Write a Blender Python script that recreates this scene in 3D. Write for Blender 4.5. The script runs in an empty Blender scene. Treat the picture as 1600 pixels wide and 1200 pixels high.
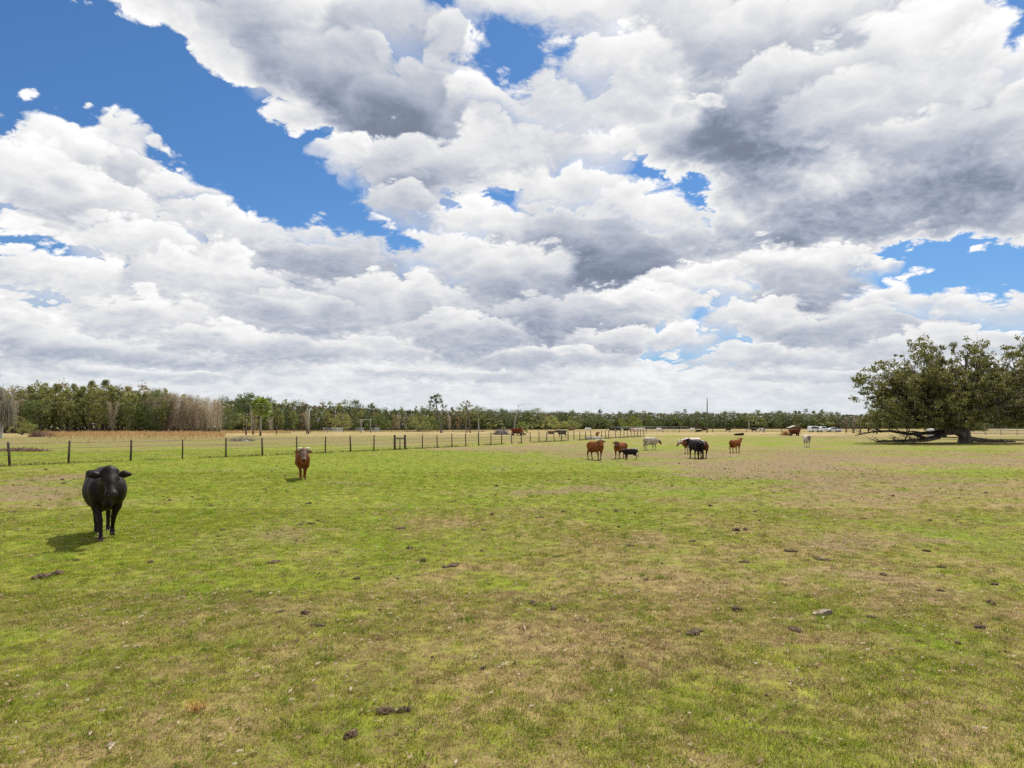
import bpy, bmesh, math, random
import numpy as np
from mathutils import Vector, Matrix, Euler

# ------------------------------------------------------------------ camera, sky, sun, exposure
scene = bpy.context.scene
COL = scene.collection
R = math.radians
CAM_H = 2.2           # eye height over the pasture
HOR = 664.0           # horizon row of the photograph (1600 x 1200)
FPX = 1067.0          # focal length in the photograph's pixels

cam_data = bpy.data.cameras.new('camera')
cam_data.sensor_width = 36.0
cam_data.lens = 36.0 * FPX / 1600.0
cam_data.shift_y = (HOR - 600.0) / 1600.0
cam_data.clip_start = 0.1
cam_data.clip_end = 20000.0
cam = bpy.data.objects.new('camera', cam_data)
COL.objects.link(cam)
cam.location = (0, 0, CAM_H)
cam.rotation_euler = (R(90), 0, 0)
scene.camera = cam

SUN_AZ = R(26)        # to the right of the view direction (+Y)
SUN_EL = R(57)
sun_vec = Vector((math.sin(SUN_AZ) * math.cos(SUN_EL), math.cos(SUN_AZ) * math.cos(SUN_EL), math.sin(SUN_EL)))

scene.view_settings.view_transform = 'Standard'
scene.view_settings.look = 'None'
scene.view_settings.exposure = 0.36   # the photograph is exposed for the pasture
scene.view_settings.gamma = 1.0
scene.view_settings.use_curve_mapping = False
scene.cycles.use_denoising = False
scene.cycles.use_adaptive_sampling = True
scene.cycles.adaptive_threshold = 0.012
scene.cycles.adaptive_min_samples = 24
scene.cycles.max_bounces = 4
scene.cycles.diffuse_bounces = 2
scene.cycles.transparent_max_bounces = 8
scene.cycles.volume_bounces = 0

world = bpy.data.worlds.new('World')
scene.world = world
world.use_nodes = True
world.cycles.sampling_method = 'NONE'


class NT:
    """small helper to write node trees as expressions"""
    def __init__(self, tree):
        self.t = tree

    def n(self, typ, **kw):
        nd = self.t.nodes.new(typ)
        for k, v in kw.items():
            setattr(nd, k, v)
        return nd

    def link(self, a, b):
        self.t.links.new(a, b)

    def put(self, sock, v):
        if v is None:
            return
        if isinstance(v, bpy.types.NodeSocket):
            self.link(v, sock)
        else:
            sock.default_value = v

    def math(self, op, a, b=None, c=None, clamp=False):
        nd = self.n('ShaderNodeMath', operation=op, use_clamp=clamp)
        self.put(nd.inputs[0], a)
        if b is not None:
            self.put(nd.inputs[1], b)
        if c is not None:
            self.put(nd.inputs[2], c)
        return nd.outputs[0]

    def vmath(self, op, a, b=None, c=None):
        nd = self.n('ShaderNodeVectorMath', operation=op)
        self.put(nd.inputs[0], a)
        if b is not None:
            if op == 'SCALE':
                self.put(nd.inputs['Scale'], b)
            else:
                self.put(nd.inputs[1], b)
        if c is not None:
            self.put(nd.inputs[2], c)
        return nd.outputs['Value'] if op in ('DOT_PRODUCT', 'LENGTH', 'DISTANCE') else nd.outputs[0]

    def mr(self, v, a, b, c=0.0, d=1.0, interp='SMOOTHSTEP'):
        nd = self.n('ShaderNodeMapRange', interpolation_type=interp)
        self.put(nd.inputs[0], v)
        for i, x in enumerate((a, b, c, d)):
            self.put(nd.inputs[1 + i], x)
        return nd.outputs[0]

    def mix(self, f, a, b, blend='MIX'):
        nd = self.n('ShaderNodeMix', data_type='RGBA', blend_type=blend)
        self.put(nd.inputs[0], f)
        self.put(nd.inputs[6], a)
        self.put(nd.inputs[7], b)
        return nd.outputs[2]

    def noise(self, vec, scale, detail=4.0, rough=0.55, dist=0.0, lac=2.0, color=False):
        nd = self.n('ShaderNodeTexNoise')
        self.put(nd.inputs['Vector'], vec)
        self.put(nd.inputs['Scale'], scale)
        nd.inputs['Detail'].default_value = detail
        nd.inputs['Roughness'].default_value = rough
        nd.inputs['Distortion'].default_value = dist
        nd.inputs['Lacunarity'].default_value = lac
        return nd.outputs[1 if color else 0]

    def voro(self, vec, scale, detail=0.0, rough=0.5, feature='F1', smooth=0.5):
        nd = self.n('ShaderNodeTexVoronoi', feature=feature)
        self.put(nd.inputs['Vector'], vec)
        nd.inputs['Scale'].default_value = scale
        nd.inputs['Detail'].default_value = detail
        nd.inputs['Roughness'].default_value = rough
        nd.normalize = True
        if feature == 'SMOOTH_F1':
            nd.inputs['Smoothness'].default_value = smooth
        return nd.outputs['Distance']


def azel(px, py):
    u = (px - 800.0) / FPX
    v = (HOR - py) / FPX
    return math.atan(u), math.atan(v / math.sqrt(1 + u * u))


# Cumulus field of the day: openings to the blue and thick cloud hearts, as (px, py, rx, ry, rot deg, weight)
OPEN = [
    (30, 80, 260, 140, 0, -1.0), (215, 125, 200, 120, 20, -0.95), (350, 225, 170, 120, 25, -0.95), (430, 280, 170, 90, 28, -0.95),
    (545, 330, 110, 65, 30, -0.95), (645, 378, 110, 52, 5, -1.25),
    (70, 410, 130, 60, 0, -0.8), (795, 108, 210, 100, 12, -1.75), (745, 314, 100, 46, 0, -1.3),
    (990, 304, 140, 66, 5, -1.4), (1545, 25, 160, 90, 0, -1.1), (1440, 440, 220, 80, 0, -1.15),
    (1580, 455, 150, 100, 0, -1.0), (1110, 530, 130, 45, 0, -1.0), (1130, 450, 100, 44, 0, -1.0), (410, 340, 60, 24, 10, -.5),
    (300, 385, 100, 30, 10, -.5), (1240, 385, 70, 26, 0, -.5), (880, 215, 60, 24, 0, -.4), (470, 205, 60, 40, 20, -.5), (1590, 70, 80, 40, 0, -.6), (840, 560, 90, 20, 0, -.4), (560, 470, 60, 18, 0, -.3),
    # cloud masses
    (110, 290, 200, 150, 25, .5), (185, 235, 70, 70, 0, .9), (100, 255, 110, 70, 0, .5), (480, 370, 110, 60, 0, .5), (330, 345, 130, 50, 15, .3), (480, 410, 200, 110, 0, .4), (170, 480, 400, 110, 0, .3),
    (600, 120, 330, 170, 28, .6), (650, 290, 160, 110, 0, .5), (900, 400, 260, 140, 0, .4),
    (1000, 60, 330, 140, 0, .45), (1000, 200, 200, 110, 0, .3), (1330, 230, 420, 220, 0, .8), (1260, 470, 170, 90, 0, .45), (860, 520, 360, 80, 0, .25),
    (1440, 110, 120, 90, 0, .4), (1560, 180, 140, 120, 0, .5), (1500, 540, 200, 60, 0, .3), (240, 0, 190, 70, 8, .95), (420, 90, 120, 70, 30, .45),
    (1590, 390, 50, 40, 0, .7), (1480, 463, 45, 18, 0, .6), (1575, 466, 50, 20, 0, .6), (50, 122, 30, 28, 0, .95), (128, 145, 34, 24, 20, 1.15), (405, 180, 60, 24, 0, .9), (450, 205, 40, 30, 0, .8),
]
HEART = [
    (540, 130, 270, 120, 33, .75), (650, 215, 140, 80, 25, .5), (1105, 215, 120, 80, 10, .70), (1350, 290, 420, 150, 4, .40), (1330, 365, 420, 55, 2, .36),
    (880, 395, 170, 90, 5, .5), (900, 440, 220, 50, 0, .45), (1130, 40, 260, 90, 0, .40), (500, 425, 170, 65, 0, .4), (640, 330, 120, 60, 0, .35),
    (215, 285, 80, 55, 15, .3), (880, 520, 230, 40, 0, .4), (1265, 475, 100, 60, 0, .45), (530, 495, 190, 38, 0, .35),
    (300, 560, 260, 24, 0, .35), (700, 560, 300, 26, 0, .35), (1100, 548, 340, 26, 0, .3), (90, 545, 160, 30, 0, .3),
    (1560, 260, 160, 100, 0, .3),
    # bright, thin places
    (690, 60, 120, 60, 0, -.5), (960, 60, 110, 80, 0, -.45), (860, 190, 160, 90, 0, -.35), (1440, 90, 110, 70, 0, -.35), (1330, 265, 55, 30, 0, -.35),
    (800, 280, 120, 45, 0, -.3), (1060, 130, 120, 30, -10, -.3), (1180, 430, 110, 40, 0, -.25), (360, 70, 130, 40, 35, -.4),
]

# single cumulus heads, far rows last: (px, py, rx, ry, brightness)
HEADS = [
    (470, 45, 110, 50, .0), (600, 60, 90, 55, -.12), (820, 40, 110, 50, .06), (930, 50, 110, 60, .06), (1060, 60, 100, 55, -.04), (1180, 70, 110, 55, -.04), (1290, 50, 110, 50, .0), (1240, 140, 120, 50, -.02),
    (520, 130, 110, 60, -.22), (640, 180, 100, 60, -.24), (720, 130, 60, 50, .04), (980, 200, 110, 60, .04), (880, 250, 110, 50, .05), (770, 255, 90, 45, .03), (1340, 190, 120, 55, -.06), (1450, 215, 110, 45, -.06),
    (695, 85, 34, 42, -.05), (760, 180, 60, 45, .05), (830, 195, 80, 55, .03), (930, 130, 110, 60, .03),
    (1440, 85, 100, 60, .08), (1530, 130, 90, 70, .06), (1590, 190, 70, 70, .0), (1085, 165, 45, 16, .0),
    (540, 250, 70, 40, .03), (640, 275, 90, 50, -.08), (620, 335, 70, 40, -.1),
    (185, 232, 46, 50, .08), (105, 262, 90, 65, .08), (30, 300, 90, 70, .06), (215, 290, 55, 42, -.08), (290, 318, 80, 42, .05), (150, 345, 120, 50, .0),
    (905, 330, 95, 62, .04), (1000, 365, 90, 55, .02), (880, 410, 150, 55, -.28), (740, 365, 70, 45, .05),
    (360, 372, 90, 42, .06), (480, 372, 75, 55, .08), (570, 395, 70, 50, .03), (510, 430, 120, 42, -.2), (230, 400, 110, 45, .05),
    (690, 420, 90, 55, .0), (790, 440, 110, 50, -.05), (1210, 430, 70, 50, .06), (1290, 425, 75, 42, .06), (1365, 425, 40, 22, .05), (1260, 465, 90, 45, -.18),
    (120, 455, 130, 50, .05), (330, 450, 130, 45, .02), (60, 540, 90, 22, -.1), (420, 545, 110, 20, -.1), (620, 480, 120, 42, -.02), (1080, 460, 100, 42, .05), (990, 490, 80, 40, .06), (860, 505, 130, 36, -.16),
    (1400, 490, 110, 40, .05), (1530, 500, 90, 40, .05), (1180, 510, 90, 40, -.02), (460, 500, 110, 34, -.08), (230, 510, 120, 36, .0),
    (1300, 525, 120, 32, -.1), (720, 525, 100, 32, -.06), (1000, 540, 120, 26, .0), (360, 540, 110, 28, .0), (120, 550, 130, 24, -.06), (560, 555, 110, 22, -.04), (860, 565, 120, 18, -.06),
    (1180, 565, 120, 18, -.04), (1460, 550, 130, 28, -.02), (250, 590, 130, 12, .0), (700, 590, 130, 11, -.04), (1300, 590, 130, 12, -.04),
]


def puff_group():
    """cauliflower relief: rounded bumps with sharp creases, summed over octaves, plus plain turbulence"""
    g = bpy.data.node_groups.new('cumulus_puffs', 'ShaderNodeTree')
    g.interface.new_socket('Vector', in_out='INPUT', socket_type='NodeSocketVector')
    for nm in ('Billow', 'Turbulence'):
        g.interface.new_socket(nm, in_out='OUTPUT', socket_type='NodeSocketFloat')
    N = NT(g)
    gi = N.n('NodeGroupInput')
    go = N.n('NodeGroupOutput')
    v = gi.outputs[0]
    acc = -0.42
    for i, (sc, am) in enumerate(((1.8, .60), (3.8, .33), (8.0, .20), (17.0, .12), (36.0, .07), (74.0, .04))):
        n = N.noise(N.vmath('ADD', v, (3.1 * i, 7.7 * i, 1.3 * i)), sc, 0.0, 0.5)
        n = N.math('ABSOLUTE', N.math('MULTIPLY_ADD', n, 4.0, -2.0))
        acc = N.math('MULTIPLY_ADD', n, am, acc)
    N.put(go.inputs[0], acc)
    N.put(go.inputs[1], N.math('SUBTRACT', N.noise(v, 0.85, 5.0, 0.55), 0.5))
    return g


def head_group():
    g = bpy.data.node_groups.new('cumulus_head', 'ShaderNodeTree')
    for nm, ty in (('Vector', 'Vector'), ('Scale', 'Vector'), ('Offset', 'Vector'), ('Lum', 'Float'), ('Cover', 'Float'), ('Base', 'Float')):
        g.interface.new_socket(nm, in_out='INPUT', socket_type='NodeSocket' + ty)
    for nm in ('Lum', 'Cover'):
        g.interface.new_socket(nm, in_out='OUTPUT', socket_type='NodeSocketFloat')
    N = NT(g)
    I = N.n('NodeGroupInput').outputs
    go = N.n('NodeGroupOutput')
    p = N.vmath('MULTIPLY_ADD', I[0], I[1], I[2])
    y = N.vmath('DOT_PRODUCT', p, (0.12, 1, 0))
    m = N.math('MULTIPLY', N.math('MULTIPLY_ADD', N.vmath('LENGTH', p), -5.5, 5.5, clamp=True), N.math('MULTIPLY_ADD', y, 1.0, 0.75, clamp=True))
    lit = N.math('SUBTRACT', N.math('MULTIPLY_ADD', y, 0.38, I[5]), I[3])
    N.put(go.inputs[0], N.math('MULTIPLY_ADD', lit, m, I[3]))
    N.put(go.inputs[1], N.math('MAXIMUM', I[4], m))
    return g


def build_world():
    wt = world.node_tree
    wt.nodes.clear()
    N = NT(wt)
    out = N.n('ShaderNodeOutputWorld')
    bg = N.n('ShaderNodeBackground')
    tc = N.n('ShaderNodeTexCoord')
    d = N.vmath('NORMALIZE', tc.outputs['Generated'])
    sky = N.n('ShaderNodeTexSky', sky_type='NISHITA')
    sky.sun_disc = False
    sky.sun_elevation = SUN_EL
    sky.sun_rotation = SUN_AZ
    sky.altitude = 20
    sky.air_density = 1.0
    sky.dust_density = 0.4
    sky.ozone_density = 3.0
    blue = N.vmath('SCALE', sky.outputs[0], SKY_STRENGTH)
    blue = N.vmath('MULTIPLY', blue, SKY_TINT)
    sky_blue = blue

    sep = N.n('ShaderNodeSeparateXYZ')
    N.link(d, sep.inputs[0])
    az = N.math('ARCTAN2', sep.outputs[0], sep.outputs[1])
    el = N.math('ARCSINE', sep.outputs[2])
    # cloud space: cells get smaller and flatter towards the horizon, as a layer of cumulus does
    s = N.math('DIVIDE', 4.0, N.math('ADD', N.math('MAXIMUM', el, 0.0), 0.36))
    cv = N.n('ShaderNodeCombineXYZ')
    N.put(cv.inputs[0], N.math('MULTIPLY', sep.outputs[0], s))
    N.put(cv.inputs[1], N.math('MULTIPLY', sep.outputs[1], s))
    cs = cv.outputs[0]
    warp = N.vmath('SUBTRACT', N.noise(cs, 1.0, 4.0, 0.5, color=True), (0.5, 0.5, 0.5))
    wv = N.vmath('MULTIPLY_ADD', warp, (0.30, 0.30, 0.30), cs)
    tan_sun = N.vmath('SUBTRACT', tuple(sun_vec), N.vmath('SCALE', d, N.vmath('DOT_PRODUCT', d, tuple(sun_vec))))
    tan_sun = N.vmath('NORMALIZE', tan_sun)
    grp = puff_group()

    def puffs(v):
        g = N.n('ShaderNodeGroup')
        g.node_tree = grp
        N.link(v, g.inputs[0])
        return g.outputs[0], g.outputs[1]
    bil, fb = puffs(wv)
    bil2, fb2 = puffs(N.vmath('MULTIPLY_ADD', tan_sun, (0.09, 0.09, 0.09), wv))

    comb = N.n('ShaderNodeCombineXYZ')
    N.put(comb.inputs[0], az)
    N.put(comb.inputs[1], el)
    ae = N.vmath('MULTIPLY_ADD', warp, (0.13, 0.09, 0.0), comb.outputs[0])

    def layout(blobs, start):
        acc = start
        for (px, py, rx, ry, rot, w) in blobs:
            a, e = azel(px, py)
            u = (px - 800) / FPX
            sa = rx / FPX / (1 + u * u) * 1.45
            se = ry / FPX / math.sqrt(1 + u * u) * 1.45
            mp = N.n('ShaderNodeMapping', vector_type='TEXTURE')
            N.link(ae, mp.inputs[0])
            mp.inputs['Location'].default_value = (a, e, 0)
            mp.inputs['Rotation'].default_value = (0, 0, -R(rot))
            mp.inputs['Scale'].default_value = (sa, se, 1)
            gr = N.n('ShaderNodeTexGradient', gradient_type='SPHERICAL')
            N.link(mp.outputs[0], gr.inputs[0])
            acc = N.math('MULTIPLY_ADD', gr.outputs[1], w * 1.35, acc)
        return acc

    lay = layout(OPEN, N.mr(el, 0.03, 0.22, 0.75, 0.14))
    heart = layout(HEART, 0.05)

    tex = N.math('MULTIPLY_ADD', fb, 1.9, N.math('MULTIPLY', bil, 0.95))
    tex2 = N.math('MULTIPLY_ADD', fb2, 1.9, N.math('MULTIPLY', bil2, 0.95))
    D = N.math('ADD', lay, tex)
    cover = N.mr(D, 0.0, 0.24)
    # light through the cloud: thin rims glow, thick hearts and bases are grey; sunward sides are lit
    rel = N.math('SUBTRACT', tex, tex2)
    H = N.math('MULTIPLY_ADD', fb, 0.45, heart)
    H = N.math('MULTIPLY_ADD', bil, -0.22, H)
    inner = N.mr(D, 0.05, 0.75)
    lum = N.math('MULTIPLY_ADD', rel, 0.10, 1.0)
    lum = N.math('MULTIPLY_ADD', N.mr(D, 0.2, 1.8, 0.0, 1.0), -0.20, lum)
    lum = N.math('MULTIPLY_ADD', N.math('MULTIPLY', N.mr(H, -0.15, 1.35), inner), -0.60, lum)
    # heads of single cumulus: crisp lit crowns, grey flat undersides fading out
    hae = N.vmath('MULTIPLY_ADD', N.vmath('SCALE', warp, N.mr(el, 0.02, 0.26, 0.3, 1.0)), (0.05, 0.045, 0.0), comb.outputs[0])
    cb = N.n('ShaderNodeCombineXYZ')
    N.put(cb.inputs[0], fb)
    N.put(cb.inputs[1], N.math('ADD', bil, N.math('MULTIPLY', fb, 0.6)))
    hae = N.vmath('MULTIPLY_ADD', N.vmath('SCALE', cb.outputs[0], N.mr(el, 0.02, 0.26, 0.18, 1.0)), (0.10, -0.036, 0.0), hae)
    hg = head_group()
    for (px, py, rx, ry, br) in HEADS:
        a, e = azel(px, py)
        u = (px - 800) / FPX
        g = N.n('ShaderNodeGroup')
        g.node_tree = hg
        N.link(hae, g.inputs[0])
        sx = FPX * (1 + u * u) / rx / 1.15
        sy = FPX * math.sqrt(1 + u * u) / ry / 1.15
        g.inputs[1].default_value = (sx, sy, 1)
        g.inputs[2].default_value = (-a * sx, -e * sy, 0)
        N.put(g.inputs[3], lum)
        N.put(g.inputs[4], cover)
        g.inputs[5].default_value = 0.69 + br * 1.2
        lum, cover = g.outputs[0], g.outputs[1]
    # wide openings stay open
    gap = N.mr(N.math('MULTIPLY_ADD', tex, 0.8, lay), -0.95, -0.60)
    cover = N.math('MULTIPLY', cover, gap)
    lum = N.math('MULTIPLY_ADD', rel, 0.19, lum)
    lum = N.math('SMOOTH_MAX', lum, 0.27, 0.12)
    lum = N.math('SMOOTH_MIN', lum, 1.06, 0.08)
    tint = N.mix(N.mr(lum, 0.2, 0.95), (0.76, 0.90, 1.20, 1), (1.0, 1.0, 1.0, 1))
    cloud = N.vmath('SCALE', tint, lum)
    # long view through the air near the horizon
    far = N.mr(el, -0.02, 0.14, 0.52, 0.0)
    cloud = N.mix(far, cloud, (0.60, 0.69, 0.77, 1))
    # thin veil of moisture in the lower sky
    blue = N.mix(N.mr(el, 0.0, 0.35, 0.35, 0.0), blue, (0.26, 0.42, 0.66, 1))
    c = N.mix(cover, blue, cloud)
    c = N.mix(N.mr(el, -0.03, -0.005), (0.25, 0.25, 0.18, 1), c)
    N.put(bg.inputs[0], c)
    bg.inputs[1].default_value = 0.75
    N.link(bg.outputs[0], out.inputs[0])


SKY_STRENGTH = 0.085
SKY_TINT = (0.60, 0.96, 1.28)
build_world()

sun_data = bpy.data.lights.new('sun', 'SUN')
sun_data.energy = 5.0
sun_data.angle = R(0.6)
sun_data.color = (1.0, 0.95, 0.86)
sun = bpy.data.objects.new('sun', sun_data)
COL.objects.link(sun)
sun.rotation_euler = (-sun_vec).to_track_quat('-Z', 'Y').to_euler()
sun.location = sun_vec * 60

# ------------------------------------------------------------------ tools
rng = np.random.default_rng(7)
random.seed(7)


def gp(px, py):
    """point of the level pasture seen at a pixel of the photograph"""
    D = CAM_H * FPX / (py - HOR)
    return ((px - 800.0) / FPX * D, D)


def gx(px, D):
    return (px - 800.0) / FPX * D


def vnoise(x, y, seed=0):
    """smooth value noise, vectorised, about -1..1"""
    x = np.asarray(x, float)
    y = np.asarray(y, float)
    xi = np.floor(x).astype(np.int64)
    yi = np.floor(y).astype(np.int64)
    fx = x - xi
    fy = y - yi
    fx = fx * fx * (3 - 2 * fx)
    fy = fy * fy * (3 - 2 * fy)

    def h(i, j):
        n = (i * 374761393 + j * 668265263 + seed * 974634777) & 0xFFFFFFFF
        n = ((n ^ (n >> 13)) * 1274126177) & 0xFFFFFFFF
        n = n ^ (n >> 16)
        return (n & 0xFFFFFF) / float(0xFFFFFF) * 2 - 1
    a = h(xi, yi) * (1 - fx) + h(xi + 1, yi) * fx
    b = h(xi, yi + 1) * (1 - fx) + h(xi + 1, yi + 1) * fx
    return a * (1 - fy) + b * fy


def fbm(x, y, oct=4, seed=0):
    t, a, s = 0, 1.0, 0
    for i in range(oct):
        t = t + a * vnoise(np.asarray(x) * 2 ** i + 17.3 * i, np.asarray(y) * 2 ** i - 9.1 * i, seed + i)
        s += a
        a *= 0.5
    return t / s


def ground_z(x, y):
    """gentle hummocks of the pasture"""
    x = np.asarray(x, float)
    y = np.asarray(y, float)
    near = np.clip(1.0 - (np.hypot(x, y) - 14) / 22, 0, 1)
    return 0.028 * near * fbm(x * 0.55, y * 0.55, 3, 3) + 0.02 * near * vnoise(x * 0.16, y * 0.16, 9) + 0.016 * near * fbm(x * 1.7, y * 1.7, 2, 14)


def gz(x, y):
    return float(ground_z(x, y))


def new_mesh(name, V, F, mat=None, smooth=False, attrs=None):
    """mesh from arrays; F is an (n,k) integer array or a list of such arrays with different k"""
    V = np.asarray(V, np.float32)
    if isinstance(F, np.ndarray):
        F = [F]
    F = [np.asarray(f, np.int32) for f in F if len(f)]
    me = bpy.data.meshes.new(name)
    me.vertices.add(len(V))
    me.vertices.foreach_set('co', V.ravel())
    nl = sum(f.size for f in F)
    nf = sum(len(f) for f in F)
    me.loops.add(nl)
    me.loops.foreach_set('vertex_index', np.concatenate([f.ravel() for f in F]))
    me.polygons.add(nf)
    starts, off = [], 0
    for f in F:
        starts.append(off + np.arange(len(f), dtype=np.int32) * f.shape[1])
        off += f.size
    me.polygons.foreach_set('loop_start', np.concatenate(starts))
    if smooth:
        me.polygons.foreach_set('use_smooth', np.ones(nf, bool))
    me.update(calc_edges=True)
    for k, (dom, arr) in (attrs or {}).items():
        arr = np.asarray(arr, np.float32)
        if arr.ndim == 1:
            at = me.attributes.new(k, 'FLOAT', dom)
            at.data.foreach_set('value', arr)
        else:
            at = me.attributes.new(k, 'FLOAT_COLOR', dom)
            if arr.shape[1] == 3:
                arr = np.concatenate([arr, np.ones((len(arr), 1), np.float32)], 1)
            at.data.foreach_set('color', arr.ravel())
    if mat is not None:
        me.materials.append(mat)
    return me


def link(name, me, parent=None, loc=None, rz=0.0, sc=1.0):
    o = bpy.data.objects.new(name, me)
    COL.objects.link(o)
    if parent is not None:
        o.parent = parent
    if loc is not None:
        o.location = loc
    o.rotation_euler = (0, 0, rz)
    o.scale = (sc, sc, sc) if not isinstance(sc, (tuple, list)) else sc
    return o


def tag(o, label=None, cat=None, group=None, kind=None):
    if label:
        o['label'] = label
    if cat:
        o['category'] = cat
    if group:
        o['group'] = group
    if kind:
        o['kind'] = kind
    return o


def thing(name, label, cat, loc, rz=0.0, group=None, sc=1.0):
    return tag(link(name, None, None, loc, rz, sc), label, cat, group, 'thing')


class MB:
    """collects boxes, tubes, prisms into one mesh"""
    def __init__(self):
        self.V, self.F, self.n = [], {}, 0

    def add(self, V, F):
        V = np.asarray(V, float)
        self.V.append(V)
        for f in F:
            self.F.setdefault(len(f), []).append([i + self.n for i in f])
        self.n += len(V)
        return self

    def box(self, c, s, M=None, taper=1.0):
        h = np.array(s) / 2.0
        V = np.array([(x * (taper if z > 0 else 1), y * (taper if z > 0 else 1), z) for z in (-1, 1) for y in (-1, 1) for x in (-1, 1)]) * h
        if M is not None:
            V = V @ np.array(M.to_3x3()).T
        V = V + np.array(c)
        return self.add(V, [(0, 2, 3, 1), (4, 5, 7, 6), (0, 1, 5, 4), (2, 6, 7, 3), (0, 4, 6, 2), (1, 3, 7, 5)])

    def tube(self, P, rad, k=6, cap=True):
        P = [Vector(p) for p in P]
        V, F = [], []
        n = len(P)
        if not hasattr(rad, '__len__'):
            rad = [rad] * n
        up = None
        for i in range(n):
            t = (P[min(i + 1, n - 1)] - P[max(i - 1, 0)])
            t = t.normalized() if t.length > 1e-9 else Vector((0, 0, 1))
            if up is None:
                up = Vector((1, 0, 0)) if abs(t.x) < 0.8 else Vector((0, 1, 0))
            a = t.cross(up).normalized()
            up = a.cross(t)
            for j in range(k):
                an = 2 * math.pi * j / k
                V.append(P[i] + a * (math.cos(an) * rad[i]) + up * (math.sin(an) * rad[i]))
        for i in range(n - 1):
            for j in range(k):
                F.append((i * k + j, i * k + (j + 1) % k, (i + 1) * k + (j + 1) % k, (i + 1) * k + j))
        if cap:
            F.append(tuple(range(k))[::-1])
            F.append(tuple((n - 1) * k + j for j in range(k)))
        return self.add([tuple(v) for v in V], F)

    def prism(self, poly, axis_from, axis_to, plane='xz', inset=None):
        """extrude a 2-D outline (in xz) along y between two values"""
        m = len(poly)
        V = []
        for y in (axis_from, axis_to):
            for (a, b) in poly:
                V.append((a, y, b))
        F = [tuple(range(m)), tuple(range(2 * m - 1, m - 1, -1))]
        for i in range(m):
            j = (i + 1) % m
            F.append((i, m + i, m + j, j))
        return self.add(V, F)

    def mesh(self, name, mat, smooth=False):
        return new_mesh(name, np.concatenate(self.V), [np.array(f) for f in self.F.values()], mat, smooth)

    def obj(self, name, mat, parent=None, loc=None, rz=0.0, smooth=False):
        return link(name, self.mesh(name, mat, smooth), parent, loc, rz)


# ------------------------------------------------------------------ materials
def mat_new(name):
    m = bpy.data.materials.new(name)
    m.use_nodes = True
    m.node_tree.nodes.clear()
    N = NT(m.node_tree)
    out = N.n('ShaderNodeOutputMaterial')
    return m, N, out


def bsdf(N, out, color, rough=0.8, bump=None, bstr=0.3, bdist=0.02, metal=0.0, spec=0.3):
    b = N.n('ShaderNodeBsdfPrincipled')
    N.put(b.inputs['Base Color'], color)
    N.put(b.inputs['Roughness'], rough)
    b.inputs['Metallic'].default_value = metal
    b.inputs['Specular IOR Level'].default_value = spec
    if bump is not None:
        bn = N.n('ShaderNodeBump')
        bn.inputs['Strength'].default_value = bstr
        bn.inputs['Distance'].default_value = bdist
        N.put(bn.inputs['Height'], bump)
        N.link(bn.outputs[0], b.inputs['Normal'])
    N.link(b.outputs[0], out.inputs[0])
    return b


def simple_mat(name, c1, c2, scale=4.0, rough=0.8, stretch=(1, 1, 1), metal=0.0, bstr=0.3, spec=0.3):
    """two tones of one material, mottled by noise in the object's own space"""
    m, N, out = mat_new(name)
    tc = N.n('ShaderNodeTexCoord')
    v = N.vmath('MULTIPLY', tc.outputs['Object'], stretch)
    n = N.noise(v, scale, 5.0, 0.6)
    c = N.mix(N.mr(n, 0.3, 0.7), (*c1, 1), (*c2, 1))
    bsdf(N, out, c, rough, n, bstr, 0.02, metal, spec)
    return m


def leaf_mat(name, cols, transl=0.35, rough=0.6):
    """foliage: tone per leaf (face attribute 'rnd') and per plant; some light passes through the leaves"""
    m, N, out = mat_new(name)
    at = N.n('ShaderNodeAttribute', attribute_name='rnd')
    oi = N.n('ShaderNodeObjectInfo')
    ramp = N.n('ShaderNodeValToRGB')
    el = ramp.color_ramp.elements
    el[0].position, el[0].color = 0.0, (*cols[0], 1)
    el[1].position, el[1].color = 1.0, (*cols[-1], 1)
    for i, c in enumerate(cols[1:-1]):
        e = el.new((i + 1) / (len(cols) - 1))
        e.color = (*c, 1)
    f = N.math('ADD', N.math('MULTIPLY', at.outputs['Fac'], 0.75), N.math('MULTIPLY', oi.outputs['Random'], 0.25))
    N.link(f, ramp.inputs[0])
    b = N.n('ShaderNodeBsdfPrincipled')
    N.link(ramp.outputs[0], b.inputs['Base Color'])
    b.inputs['Roughness'].default_value = rough
    b.inputs['Specular IOR Level'].default_value = 0.25
    t = N.n('ShaderNodeBsdfTranslucent')
    N.put(t.inputs[0], N.vmath('MULTIPLY', ramp.outputs[0], (1.3, 1.35, 0.9)))
    mx = N.n('ShaderNodeMixShader')
    mx.inputs[0].default_value = transl
    N.link(b.outputs[0], mx.inputs[1])
    N.link(t.outputs[0], mx.inputs[2])
    N.link(mx.outputs[0], out.inputs[0])
    return m


M = {}
M['bark'] = simple_mat('bark_grey_brown', (0.10, 0.08, 0.065), (0.20, 0.17, 0.14), 3.0, 0.95, (1, 1, 0.25), bstr=0.8)
M['oakbark'] = simple_mat('oak_bark', (0.055, 0.045, 0.037), (0.17, 0.145, 0.12), 2.5, 0.95, (1, 1, 0.35), bstr=0.9)
M['twig'] = simple_mat('bare_twigs', (0.21, 0.17, 0.14), (0.36, 0.31, 0.26), 0.6, 0.95)
M['twig_red'] = simple_mat('bare_reddish_twigs', (0.20, 0.14, 0.11), (0.33, 0.26, 0.21), 0.6, 0.95)
M['post'] = simple_mat('weathered_post', (0.045, 0.035, 0.028), (0.13, 0.10, 0.08), 8.0, 0.95, (1, 1, 0.15), bstr=0.6)
M['wire'] = simple_mat('old_wire', (0.12, 0.10, 0.09), (0.22, 0.19, 0.17), 3.0, 0.7, metal=0.3)
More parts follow.
